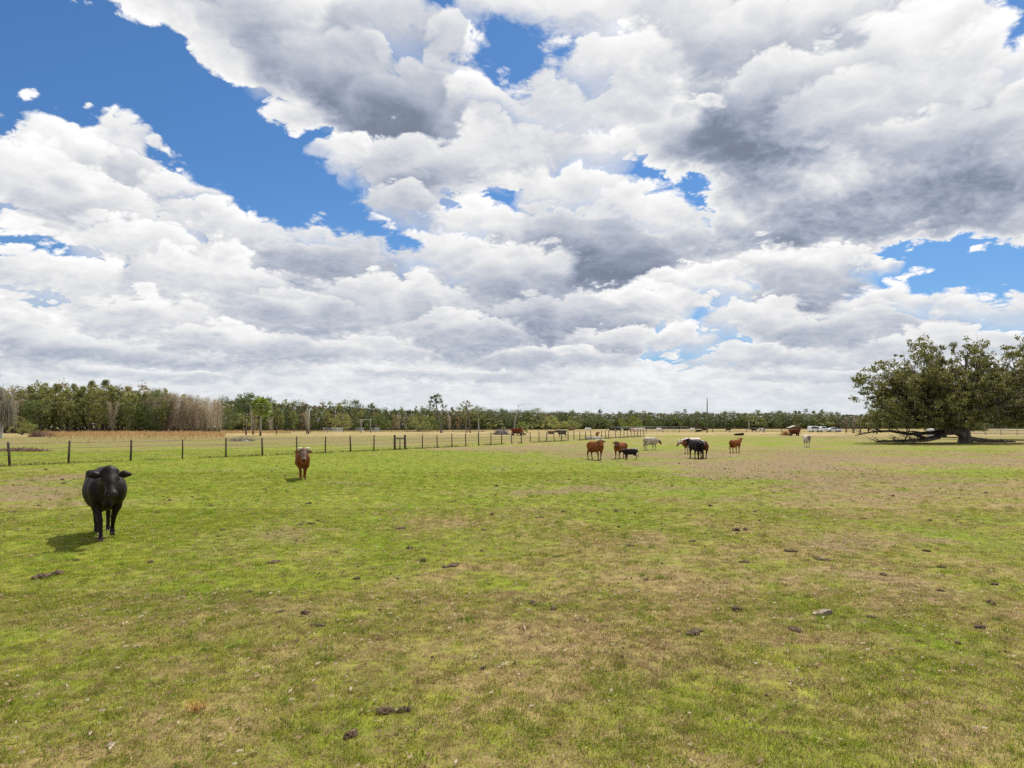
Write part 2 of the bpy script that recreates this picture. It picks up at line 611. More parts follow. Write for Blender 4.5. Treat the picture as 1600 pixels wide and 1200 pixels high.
M['greywood'] = simple_mat('grey_timber', (0.22, 0.21, 0.20), (0.42, 0.40, 0.38), 5.0, 0.95, (1, 1, 0.2))
M['pole'] = simple_mat('utility_pole_timber', (0.12, 0.10, 0.085), (0.24, 0.21, 0.18), 4.0, 0.95, (1, 1, 0.1))
M['snag'] = simple_mat('bleached_dead_wood', (0.28, 0.26, 0.24), (0.50, 0.47, 0.44), 3.0, 0.95, (1, 1, 0.2))
M['rust'] = simple_mat('rusty_steel', (0.10, 0.026, 0.015), (0.24, 0.068, 0.034), 3.0, 0.9)
M['tin'] = simple_mat('dull_tin_roof', (0.32, 0.30, 0.28), (0.50, 0.47, 0.44), 2.0, 0.7)
M['galv'] = simple_mat('galvanised_pipe', (0.40, 0.42, 0.44), (0.60, 0.62, 0.64), 4.0, 0.55, metal=0.4)
M['tyre'] = simple_mat('tyre_rubber', (0.012, 0.012, 0.012), (0.03, 0.03, 0.03), 6.0, 0.9)
M['concrete'] = simple_mat('pale_concrete', (0.45, 0.43, 0.40), (0.62, 0.60, 0.57), 3.0, 0.9)
M['dung'] = simple_mat('dried_dung', (0.024, 0.014, 0.008), (0.13, 0.084, 0.050), 22.0, 0.95, bstr=1.0)
M['deadwood'] = simple_mat('rotten_wood', (0.085, 0.062, 0.042), (0.30, 0.24, 0.18), 24.0, 0.95, (1, .3, 1), bstr=0.8)
M['rock'] = simple_mat('pale_stone', (0.25, 0.23, 0.21), (0.45, 0.42, 0.38), 6.0, 0.9)

# ------------------------------------------------------------------ the pasture
# cover of the ground as it grows: lush (green) and bare (brown, trampled) places, given as (px, py, rx, ry, weight)
LUSH = [
    (480, 735, 330, 26, 1.0), (760, 730, 220, 22, .7), (250, 745, 180, 22, .7), (700, 762, 420, 26, .55), (230, 850, 180, 60, .55), (620, 860, 240, 40, .25), (90, 900, 200, 60, .25), (900, 712, 70, 9, .5), (940, 730, 90, 16, .5),
    (330, 800, 260, 40, .3), (1000, 790, 250, 35, .25), (60, 712, 190, 9, .7), (230, 705, 200, 6, .5), (420, 700, 160, 4, .3), (1160, 745, 120, 12, .3), (1320, 700, 160, 8, .15), (1060, 695, 200, 6, .15), (1210, 690, 90, 8, .2), (1540, 700, 160, 8, .15),
    (900, 900, 200, 60, .15), (560, 1010, 200, 50, .1), (250, 1080, 200, 60, .1), (1000, 1120, 220, 60, .1), (1380, 1000, 140, 40, .1),
]
BARE = [
    (50, 770, 130, 32, .95), (110, 740, 80, 8, .5), (480, 848, 190, 24, .6), (560, 760, 120, 8, .4), (1280, 755, 330, 60, .22), (1500, 745, 260, 50, .26), (1000, 716, 220, 14, .30), (860, 704, 160, 8, .42), (1180, 710, 280, 10, .26), (1420, 720, 260, 16, .22),
    (700, 697, 260, 4, .5), (520, 985, 120, 18, .6), (820, 770, 100, 7, .45), (1500, 850, 150, 25, .6), (1330, 930, 130, 18, .45), (1060, 770, 160, 10, .4), (920, 765, 60, 5, .4), (1540, 960, 110, 30, .45), (660, 965, 70, 12, .35), (120, 1010, 200, 30, .3), (60, 1130, 180, 50, .25),
    (1130, 735, 160, 12, .6), (1540, 1080, 140, 40, .2), (770, 1040, 150, 24, .25), (1360, 868, 120, 12, .3), (380, 880, 60, 10, .3),
]


def cover(x, y):
    """lush, bare, straw fields at points of the ground"""
    x = np.asarray(x, float)
    y = np.maximum(np.asarray(y, float), 2.0)
    u = x / y * FPX + 800.0
    v = HOR + CAM_H * FPX / y
    n1 = fbm(x * 0.35, y * 0.16, 4, 21)
    n2 = fbm(x * 1.1, y * 0.6, 4, 31)
    n3 = fbm(x * 0.09, y * 0.05, 4, 61)
    uu = u + 60 * n1 + 90 * n3
    vv = v + (v - HOR) * (0.16 * n2 + 0.22 * n3)
    lush = np.zeros_like(x) + 0.37
    bare = np.zeros_like(x) + 0.08 + 0.10 * np.clip((u - 700) / 900, -.3, 1)
    for (px, py, rx, ry, w) in LUSH:
        lush = lush + w * np.exp(-(((uu - px) / rx) ** 2 + ((vv - py) / ry) ** 2))
    for (px, py, rx, ry, w) in BARE:
        bare = bare + w * np.exp(-(((uu - px) / rx) ** 2 + ((vv - py) / ry) ** 2))
    lush = lush + 0.16 * n1 + 0.14 * n2
    bare = bare + 0.16 * fbm(x * 0.7, y * 0.4, 4, 41)
    # beyond the fences the grass is straw-dry
    fence_v = np.interp(u, [-400, 0, 107, 353, 617, 728, 906, 1000, 1100, 1340, 1600, 2200], [738, 728, 724, 714, 702, 696.5, 688, 685, 684, 690, 690, 690])
    straw = np.clip((fence_v - v) / np.maximum(5.0, (fence_v - HOR) * 0.35), 0, 1)
    straw = np.where(u < 420, straw * np.clip(0.25 + (712 - v) / 22, 0.25, 1), straw)
    pale = np.clip((684 - v) / 5, 0, 1)
    return np.clip(lush, 0, 1.3), np.clip(bare, 0, 1.2), straw, pale


def sinh_axis(lo, hi, n, k):
    a = math.asinh(lo / k)
    b = math.asinh(hi / k)
    return k * np.sinh(np.linspace(a, b, n))


def build_ground():
    xs = sinh_axis(-3500, 3500, 420, 6.0)
    ys = np.concatenate([sinh_axis(-300, 1.0, 24, 4.0)[:-1], 1.0 + sinh_axis(0, 4500, 380, 6.0)])
    X, Y = np.meshgrid(xs, ys)
    Z = ground_z(X, Y)
    nx, ny = len(xs), len(ys)
    V = np.stack([X.ravel(), Y.ravel(), Z.ravel()], 1)
    i = np.arange(nx * ny).reshape(ny, nx)
    F = np.stack([i[:-1, :-1].ravel(), i[:-1, 1:].ravel(), i[1:, 1:].ravel(), i[1:, :-1].ravel()], 1)
    l, b, s, pl = cover(X.ravel(), Y.ravel())
    m, N, out = mat_new('pasture_ground')
    geo = N.n('ShaderNodeNewGeometry')
    p = geo.outputs['Position']
    A = {k: N.n('ShaderNodeAttribute', attribute_name=k).outputs['Fac'] for k in ('lush', 'bare', 'straw', 'pale')}
    flat = N.vmath('MULTIPLY', p, (1, 1, 0))
    wide = N.vmath('MULTIPLY', p, (0.6, 0.22, 0))
    big = N.noise(wide, 0.9, 6.0, 0.62)
    mid = N.noise(flat, 2.2, 6.0, 0.65)
    fine = N.noise(flat, 26.0, 4.0, 0.7)
    grain = N.noise(flat, 110.0, 2.0, 0.6)
    wild = N.noise(flat, 0.11, 6.0, 0.68)
    wild2 = N.noise(N.vmath('ADD', flat, (11, 3, 0)), 0.42, 5.0, 0.65)
    clump = N.noise(N.vmath('ADD', flat, (5, 9, 0)), 5.5, 4.0, 0.65)
    vast = N.noise(N.vmath('ADD', flat, (40, 7, 0)), 0.035, 6.0, 0.7)
    # thatch and blades
    green = N.mix(N.mr(mid, 0.3, 0.72), (0.11, 0.15, 0.010, 1), (0.235, 0.245, 0.030, 1))
    green = N.mix(N.mr(big, 0.42, 0.72), green, (0.125, 0.18, 0.010, 1))
    dry = N.mix(N.mr(fine, 0.3, 0.7), (0.165, 0.114, 0.048, 1), (0.35, 0.262, 0.118, 1))
    soil = N.mix(N.mr(fine, 0.35, 0.7), (0.125, 0.086, 0.048, 1), (0.30, 0.222, 0.125, 1))
    straw = N.mix(N.mr(mid, 0.3, 0.7), (0.13, 0.105, 0.042, 1), (0.235, 0.185, 0.08, 1))
    straw = N.mix(N.math('MULTIPLY', A['pale'], N.mr(wild, 0.35, 0.6)), straw, (0.40, 0.29, 0.15, 1))
    k = N.math('MULTIPLY_ADD', N.math('SUBTRACT', mid, 0.5), 1.1, A['lush'])
    k = N.math('MULTIPLY_ADD', N.math('SUBTRACT', fine, 0.5), 1.5, k)
    k = N.math('MULTIPLY_ADD', N.math('SUBTRACT', big, 0.5), 0.9, k)
    k = N.math('MULTIPLY_ADD', N.math('SUBTRACT', wild, 0.5), -2.2, k)
    k = N.math('MULTIPLY_ADD', N.math('SUBTRACT', wild2, 0.5), -1.4, k)
    c = N.mix(N.mr(k, 0.10, 0.72), dry, green)
    k = None
    kb = N.math('MULTIPLY_ADD', N.math('SUBTRACT', wild, 0.5), 2.6, A['bare'])
    kb = N.math('MULTIPLY_ADD', N.math('SUBTRACT', wild2, 0.5), 2.0, kb)
    kb = N.math('MULTIPLY_ADD', N.math('SUBTRACT', mid, 0.5), 1.0, kb)
    kb = N.math('MULTIPLY_ADD', N.math('SUBTRACT', fine, 0.5), 0.9, kb)
    c = N.mix(N.math('MULTIPLY', N.mr(kb, 0.28, 0.9), 0.9), c, soil)
    ks = N.math('MULTIPLY_ADD', N.math('SUBTRACT', big, 0.5), 0.7, A['straw'])
    ks = N.math('MULTIPLY_ADD', A['lush'], -0.35, ks)
    c = N.mix(N.math('MULTIPLY', N.mr(ks, 0.15, 0.75), N.mr(wild, 0.38, 0.60, 0.45, 0.95)), c, straw)
    # trampled and weedy streaks in the dry field
    c = N.mix(N.math('MULTIPLY', N.mr(vast, 0.52, 0.68), N.math('MULTIPLY', A['straw'], 0.7)), c, (0.105, 0.080, 0.045, 1))
    c = N.mix(N.math('MULTIPLY', N.mr(vast, 0.46, 0.34), N.math('MULTIPLY', A['straw'], 0.6)), c, (0.15, 0.155, 0.035, 1))
    c = N.mix(N.math('MULTIPLY', N.mr(grain, 0.35, 0.75), 0.35), c, N.vmath('SCALE', c, 0.55))
    c = N.vmath('SCALE', c, N.mr(clump, 0.28, 0.70, 0.62, 1.25, 'LINEAR'))
    h = N.math('ADD', N.math('MULTIPLY', fine, 0.7), N.math('MULTIPLY', grain, 0.3))
    bsdf(N, out, c, 0.95, h, 0.55, 0.03, 0.0, 0.1)
    me = new_mesh('ground', V, F, m, True, {'lush': ('POINT', l), 'bare': ('POINT', b), 'straw': ('POINT', s), 'pale': ('POINT', pl)})
    o = link('ground', me)
    tag(o, 'level grazed pasture of green and dry grass', None, None, 'structure')
    return o


ground = build_ground()


# ---- grass: short tufts standing on the near pasture
def blade_tuft(seed, n=13, h=0.05, w=0.0035, spread=0.05, lean=0.7):
    r = np.random.default_rng(seed)
    V, F4, F3, rnd = [], [], [], []
    for i in range(n):
        a = r.uniform(0, 2 * math.pi)
        bx, by = r.normal(0, spread * 0.5, 2)
        hh = h * r.uniform(0.45, 1.25)
        ln = hh * r.uniform(0.15, lean) * 1.3
        dx, dy = math.cos(a), math.sin(a)
        sx, sy = -dy * w * 0.5, dx * w * 0.5
        k = len(V)
        for (t, ww) in ((0.0, 1.0), (0.55, 0.85)):
            cx, cy, cz = bx + dx * ln * t * t, by + dy * ln * t * t, hh * (t - 0.12 * t * t)
            V.append((cx - sx * ww, cy - sy * ww, cz - (0.006 if t == 0 else 0)))
            V.append((cx + sx * ww, cy + sy * ww, cz - (0.006 if t == 0 else 0)))
        V.append((bx + dx * ln, by + dy * ln, hh * 0.86))
        F4.append((k, k + 1, k + 3, k + 2))
        F3.append((k + 2, k + 3, k + 4))
    return V, [np.array(F4), np.array(F3)]


def instancer(name, P, rot, sc, col, coll, label):
    """points carrying colour, turned and scaled copies of small meshes at each: one object of countless blades"""
    me = new_mesh(name, P, [], None, False, {'sc': ('POINT', sc), 'rz': ('POINT', rot), 'gcol': ('POINT', col), 'pick': ('POINT', rng.integers(0, 1000, len(P)).astype(float))}) if False else None
    me = bpy.data.meshes.new(name)
    me.vertices.add(len(P))
    me.vertices.foreach_set('co', np.asarray(P, np.float32).ravel())
    for k, arr in (('sc', sc), ('rz', rot)):
        at = me.attributes.new(k, 'FLOAT', 'POINT')
        at.data.foreach_set('value', np.asarray(arr, np.float32))
    at = me.attributes.new('gcol', 'FLOAT_COLOR', 'POINT')
    at.data.foreach_set('color', np.concatenate([col, np.ones((len(col), 1))], 1).astype(np.float32).ravel())
    me.update()
    o = link(name, me)
    tag(o, label, None, None, 'stuff')
    ng = bpy.data.node_groups.new(name + '_scatter', 'GeometryNodeTree')
    ng.interface.new_socket('Geometry', in_out='INPUT', socket_type='NodeSocketGeometry')
    ng.interface.new_socket('Geometry', in_out='OUTPUT', socket_type='NodeSocketGeometry')
    N = NT(ng)
    gi = N.n('NodeGroupInput')
    go = N.n('NodeGroupOutput')
    ci = N.n('GeometryNodeCollectionInfo')
    ci.inputs['Collection'].default_value = coll
    ci.inputs['Separate Children'].default_value = True
    ci.inputs['Reset Children'].default_value = True
    m2p = N.n('GeometryNodeMeshToPoints')
    N.link(gi.outputs[0], m2p.inputs[0])
    iop = N.n('GeometryNodeInstanceOnPoints')
    N.link(m2p.outputs[0], iop.inputs['Points'])
    N.link(ci.outputs[0], iop.inputs['Instance'])
    iop.inputs['Pick Instance'].default_value = True
    rv = N.n('FunctionNodeRandomValue', data_type='INT')
    rv.inputs[4].default_value = 0
    rv.inputs[5].default_value = 999
    N.link(rv.outputs[2], iop.inputs['Instance Index'])
    na = N.n('GeometryNodeInputNamedAttribute', data_type='FLOAT')
    na.inputs[0].default_value = 'rz'
    cx = N.n('ShaderNodeCombineXYZ')
    N.link(na.outputs[0], cx.inputs[2])
    er = N.n('FunctionNodeEulerToRotation')
    N.link(cx.outputs[0], er.inputs[0])
    N.link(er.outputs[0], iop.inputs['Rotation'])
    ns = N.n('GeometryNodeInputNamedAttribute', data_type='FLOAT')
    ns.inputs[0].default_value = 'sc'
    N.link(ns.outputs[0], iop.inputs['Scale'])
    N.link(iop.outputs[0], go.inputs[0])
    md = o.modifiers.new('scatter', 'NODES')
    md.node_group = ng
    return o


def grass_mat():
    m, N, out = mat_new('grass_blades')
    at = N.n('ShaderNodeAttribute', attribute_name='gcol', attribute_type='INSTANCER')
    tc = N.n('ShaderNodeTexCoord')
    n = N.noise(tc.outputs['Object'], 60.0, 1.0, 0.5)
    c = N.mix(N.mr(n, 0.3, 0.7), N.vmath('SCALE', at.outputs['Color'], 0.75), N.vmath('SCALE', at.outputs['Color'], 1.2))
    b = N.n('ShaderNodeBsdfPrincipled')
    N.link(c, b.inputs['Base Color'])
    b.inputs['Roughness'].default_value = 0.7
    b.inputs['Specular IOR Level'].default_value = 0.15
    t = N.n('ShaderNodeBsdfTranslucent')
    N.link(c, t.inputs[0])
    mx = N.n('ShaderNodeMixShader')
    mx.inputs[0].default_value = 0.5
    N.link(b.outputs[0], mx.inputs[1])
    N.link(t.outputs[0], mx.inputs[2])
    N.link(mx.outputs[0], out.inputs[0])
    return m


def hidden_collection(name, meshes):
    c = bpy.data.collections.new(name)
    for i, me in enumerate(meshes):
        c.objects.link(bpy.data.objects.new(me.name, me))
    return c


def sample_wedge(n, d0, d1, half=0.86):
    """points spread evenly over the ground in front of the camera between two depths"""
    y = np.sqrt(rng.uniform(d0 * d0, d1 * d1, n))
    x = rng.uniform(-half, half, n) * y
    return x, y


def build_grass():
    gm = grass_mat()
    tufts = []
    for i in range(6):
        V, F = blade_tuft(100 + i, 15, 0.034, 0.0046, 0.085, 1.5)
        tufts.append(new_mesh('grass_tuft', V, F, gm))
    coll = hidden_collection('grass_tufts', tufts)
    xs, ys, ss = [], [], []
    for (n, d0, d1, s) in ((30000, 3.6, 9.0, 1.0), (38000, 9.0, 18.0, 1.15), (32000, 18.0, 32.0, 1.35), (24000, 32.0, 60.0, 1.6)):
        x, y = sample_wedge(n, d0, d1)
        xs.append(x)
        ys.append(y)
        ss.append(np.full(n, s))
    x, y, s = map(np.concatenate, (xs, ys, ss))
    l, b, st, _ = cover(x, y)
    patch = fbm(x * 2.6, y * 2.2, 3, 77) + .7 * fbm(x * .5, y * .4, 3, 78)
    pg = np.clip(0.25 + 0.62 * (l - 0.2) + 0.45 * patch - 0.35 * np.clip(b - .3, 0, 1) - 0.4 * st, 0.06, 0.95)
    isg = rng.random(len(x)) < pg
    thin = fbm(x * 0.8, y * 0.6, 4, 93)
    keep = rng.random(len(x)) > np.clip(np.maximum(b - 0.3, 1.4 * (thin - .22)), 0, 0.85)
    h = rng.uniform(0.55, 1.25, len(x)) * np.where(isg, 1.0, 0.75) * (1 - 0.3 * np.clip(b - .2, 0, 1))
    t = rng.random((len(x), 1))
    g1, g2, g3 = np.array([0.10, 0.165, 0.008]), np.array([0.21, 0.26, 0.015]), np.array([0.32, 0.30, 0.045])
    green = np.where(t < 0.5, g1 + (g2 - g1) * t * 2, g2 + (g3 - g2) * (t - 0.5) * 2)
    d1_, d2_, d3_ = np.array([0.195, 0.130, 0.058]), np.array([0.37, 0.275, 0.122]), np.array([0.56, 0.43, 0.255])
    t2 = rng.random((len(x), 1))
    dry = np.where(t2 < 0.5, d1_ + (d2_ - d1_) * t2 * 2, d2_ + (d3_ - d2_) * (t2 - 0.5) * 2)
    brown = np.array([0.195, 0.130, 0.070]) * rng.uniform(.6, 1.25, (len(x), 1))
    isb = rng.random(len(x)) < np.clip(.12 + .5 * fbm(x * 0.9, y * 0.6, 3, 88) + .3 * b, 0.02, .7)
    dry = np.where(isb[:, None], brown, dry)
    col = np.where(isg[:, None], green, dry)
    P = np.stack([x, y, ground_z(x, y)], 1)[keep]
    instancer('grass', P, rng.uniform(0, 6.28, keep.sum()), (s * h)[keep], col[keep], coll, 'short green and straw coloured grass on the near pasture')

    # coarser tufts the cattle leave standing
    big = []
    for i in range(5):
        V, F = blade_tuft(200 + i, 34, 0.085, 0.0046, 0.085, 1.3)
        big.append(new_mesh('coarse_tuft', V, F, gm))
    coll_b = hidden_collection('coarse_tufts', big)
    x, y = sample_wedge(5200, 3.6, 34)
    cl = fbm(x * 0.9, y * 0.9, 4, 63)
    kk = rng.random(len(x)) < np.clip(0.10 + 1.2 * cl, 0.02, 1)
    x, y = x[kk], y[kk]
    t = rng.random((len(x), 1))
    gr = np.array([0.10, 0.165, 0.010]) * rng.uniform(.7, 1.5, (len(x), 1))
    dr = np.array([0.36, 0.25, 0.12]) * rng.uniform(.6, 1.3, (len(x), 1))
    instancer('coarse_grass', np.stack([x, y, ground_z(x, y)], 1), rng.uniform(0, 6.28, len(x)), rng.uniform(.5, 1.15, len(x)), np.where(t < .62, gr, dr), coll_b, 'coarser tufts of grass standing in the grazed pasture')

    # fallen leaves, bits of straw and wood chips
    lm = grass_mat()
    lm.name = 'leaf_litter'
    bits = []
    for i in range(6):
        r = np.random.default_rng(300 + i)
        L, W = r.uniform(.03, .055), r.uniform(.010, .020)
        cu = r.uniform(.004, .014)
        V = [(-L / 2, 0, .012), (-L * .1, W / 2, .014 + cu), (-L * .1, -W / 2, .012 + cu * .3), (L * .25, W * .4, .012 + cu * .8), (L * .25, -W * .4, .016), (L / 2, 0, .018 + cu)]
        bits.append(new_mesh('dry_leaf', V, [np.array([(0, 2, 1), (3, 4, 5)]), np.array([(1, 2, 4, 3)])], lm))
    coll2 = hidden_collection('dry_leaves', bits)
    xs, ys = [], []
    for n, d0, d1 in ((4600, 3.6, 9.0), (6800, 9.0, 20.0), (3000, 20, 45)):
        x, y = sample_wedge(n, d0, d1)
        xs.append(x)
        ys.append(y)
    x, y = np.concatenate(xs), np.concatenate(ys)
    clump = fbm(x * 0.8, y * 0.8, 3, 55)
    k = rng.random(len(x)) < np.clip(0.45 + 0.9 * clump, 0.05, 1)
    x, y = x[k], y[k]
    t = rng.random((len(x), 1))
    a, b_, c_ = np.array([0.20, 0.12, 0.07]), np.array([0.40, 0.29, 0.18]), np.array([0.60, 0.51, 0.39])
    col = np.where(t < 0.5, a + (b_ - a) * t * 2, b_ + (c_ - b_) * (t - .5) * 2)
    sc = rng.uniform(0.5, 1.4, len(x)) * (1 + np.clip((y - 9) / 20, 0, 1) * 0.5)
    instancer('leaf_litter', np.stack([x, y, ground_z(x, y) + .010], 1), rng.uniform(0, 6.28, len(x)), sc, col, coll2, 'pale dry leaves and chips scattered through the grass')

    # crumbs of dung and dark rotten bits
    cr = []
    for i in range(4):
        bm = bmesh.new()
        bmesh.ops.create_icosphere(bm, subdivisions=1, radius=.022)
        for v in bm.verts:
            v.co *= random.uniform(.6, 1.3)
            v.co.z = v.co.z * .6 + .008
        me = bpy.data.meshes.new('crumb')
        bm.to_mesh(me)
        bm.free()
        me.materials.append(M['dung'])
        cr.append(me)
    coll3 = hidden_collection('crumbs', cr)
    x, y = sample_wedge(6000, 3.6, 40)
    cl = fbm(x * 0.5, y * 0.35, 4, 91)
    k = rng.random(len(x)) < np.clip(0.12 + 1.1 * cl, 0.03, 1)
    x, y = x[k], y[k]
    sc = rng.uniform(.4, 1.0, len(x)) * (1 + np.clip((y - 8) / 16, 0, .8)) * np.where(rng.random(len(x)) < .05, 2.0, 1)
    instancer('dirt_crumbs', np.stack([x, y, ground_z(x, y)], 1), rng.uniform(0, 6.28, len(x)), sc, np.full((len(x), 3), .1), coll3, 'dark crumbs of dirt and dung strewn over the pasture')


build_grass()

# ------------------------------------------------------------------ cattle
def surface_nets(f, lo, hi, h):
    """polygonise the zero level of a distance field sampled on a grid"""
    ax = [np.arange(lo[i], hi[i] + h, h) for i in range(3)]
    X, Y, Z = np.meshgrid(*ax, indexing='ij')
    S = f(X, Y, Z)
    nx, ny, nz = S.shape
    corners = [(i, j, k) for i in (0, 1) for j in (0, 1) for k in (0, 1)]
    cs = np.stack([S[i:nx - 1 + i, j:ny - 1 + j, k:nz - 1 + k] for (i, j, k) in corners], 0)
    neg = cs < 0
    act = neg.any(0) & ~neg.all(0)
    idx = -np.ones(act.shape, int)
    idx[act] = np.arange(act.sum())
    sv = cs[:, act]
    P = np.zeros((sv.shape[1], 3))
    W = np.zeros(sv.shape[1])
    for a in range(8):
        for b in range(a + 1, 8):
            if sum(abs(corners[a][q] - corners[b][q]) for q in range(3)) != 1:
                continue
            va, vb = sv[a], sv[b]
            cr = (va < 0) != (vb < 0)
            t = np.where(cr, va / np.where(cr, va - vb, 1), 0)
            p = np.array(corners[a])[None] + t[:, None] * (np.array(corners[b]) - np.array(corners[a]))[None]
            P += np.where(cr[:, None], p, 0)
            W += cr
    P /= W[:, None]
    ii = np.stack(np.nonzero(act), 1)
    V = (P + ii) * h + np.array([a[0] for a in ax])
    F = []
    for d in range(3):
        e, g = (d + 1) % 3, (d + 2) % 3
        sl0 = [slice(None)] * 3
        sl1 = [slice(None)] * 3
        sl0[d] = slice(0, -1)
        sl1[d] = slice(1, None)
        a, b = S[tuple(sl0)] < 0, S[tuple(sl1)] < 0
        ch = a != b
        # interior edges only
        ch_i = np.zeros_like(ch)
        s = [slice(None)] * 3
        s[e] = slice(1, -1)
        s[g] = slice(1, -1)
        ch_i[tuple(s)] = ch[tuple(s)]
        q = np.stack(np.nonzero(ch_i), 1)
        if not len(q):
            continue
        inside = a[tuple(q.T)]
        ve, vg = np.eye(3, dtype=int)[e], np.eye(3, dtype=int)[g]
        quad = np.stack([idx[tuple((q - ve - vg).T)], idx[tuple((q - vg).T)], idx[tuple(q.T)], idx[tuple((q - ve).T)]], 1)
        quad[~inside] = quad[~inside][:, ::-1]
        F.append(quad)
    return V, np.concatenate(F)


def cow_field(parts, k0=0.05):
    """smooth union of round cones (a, ra, b, rb, width factor in y, blend)"""
    def f(X, Y, Z):
        out = None
        for (a, ra, b, rb, sy, k) in parts:
            a, b = np.array(a, float), np.array(b, float)
            Px, Py, Pz = X - a[0], (Y - a[1]) / sy, Z - a[2]
            d = b - a
            d[1] /= sy
            L2 = max(d @ d, 1e-9)
            t = np.clip((Px * d[0] + Py * d[1] + Pz * d[2]) / L2, 0, 1)
            r = ra + (rb - ra) * t
            s = np.sqrt((Px - t * d[0]) ** 2 + (Py - t * d[1]) ** 2 + (Pz - t * d[2]) ** 2) - r
            s = s * min(1.0, sy)
            if out is None:
                out = s
            else:
                h = np.clip(0.5 + 0.5 * (out - s) / k, 0, 1)
                out = out * (1 - h) + s * h - k * h * (1 - h)
        return out
    return f


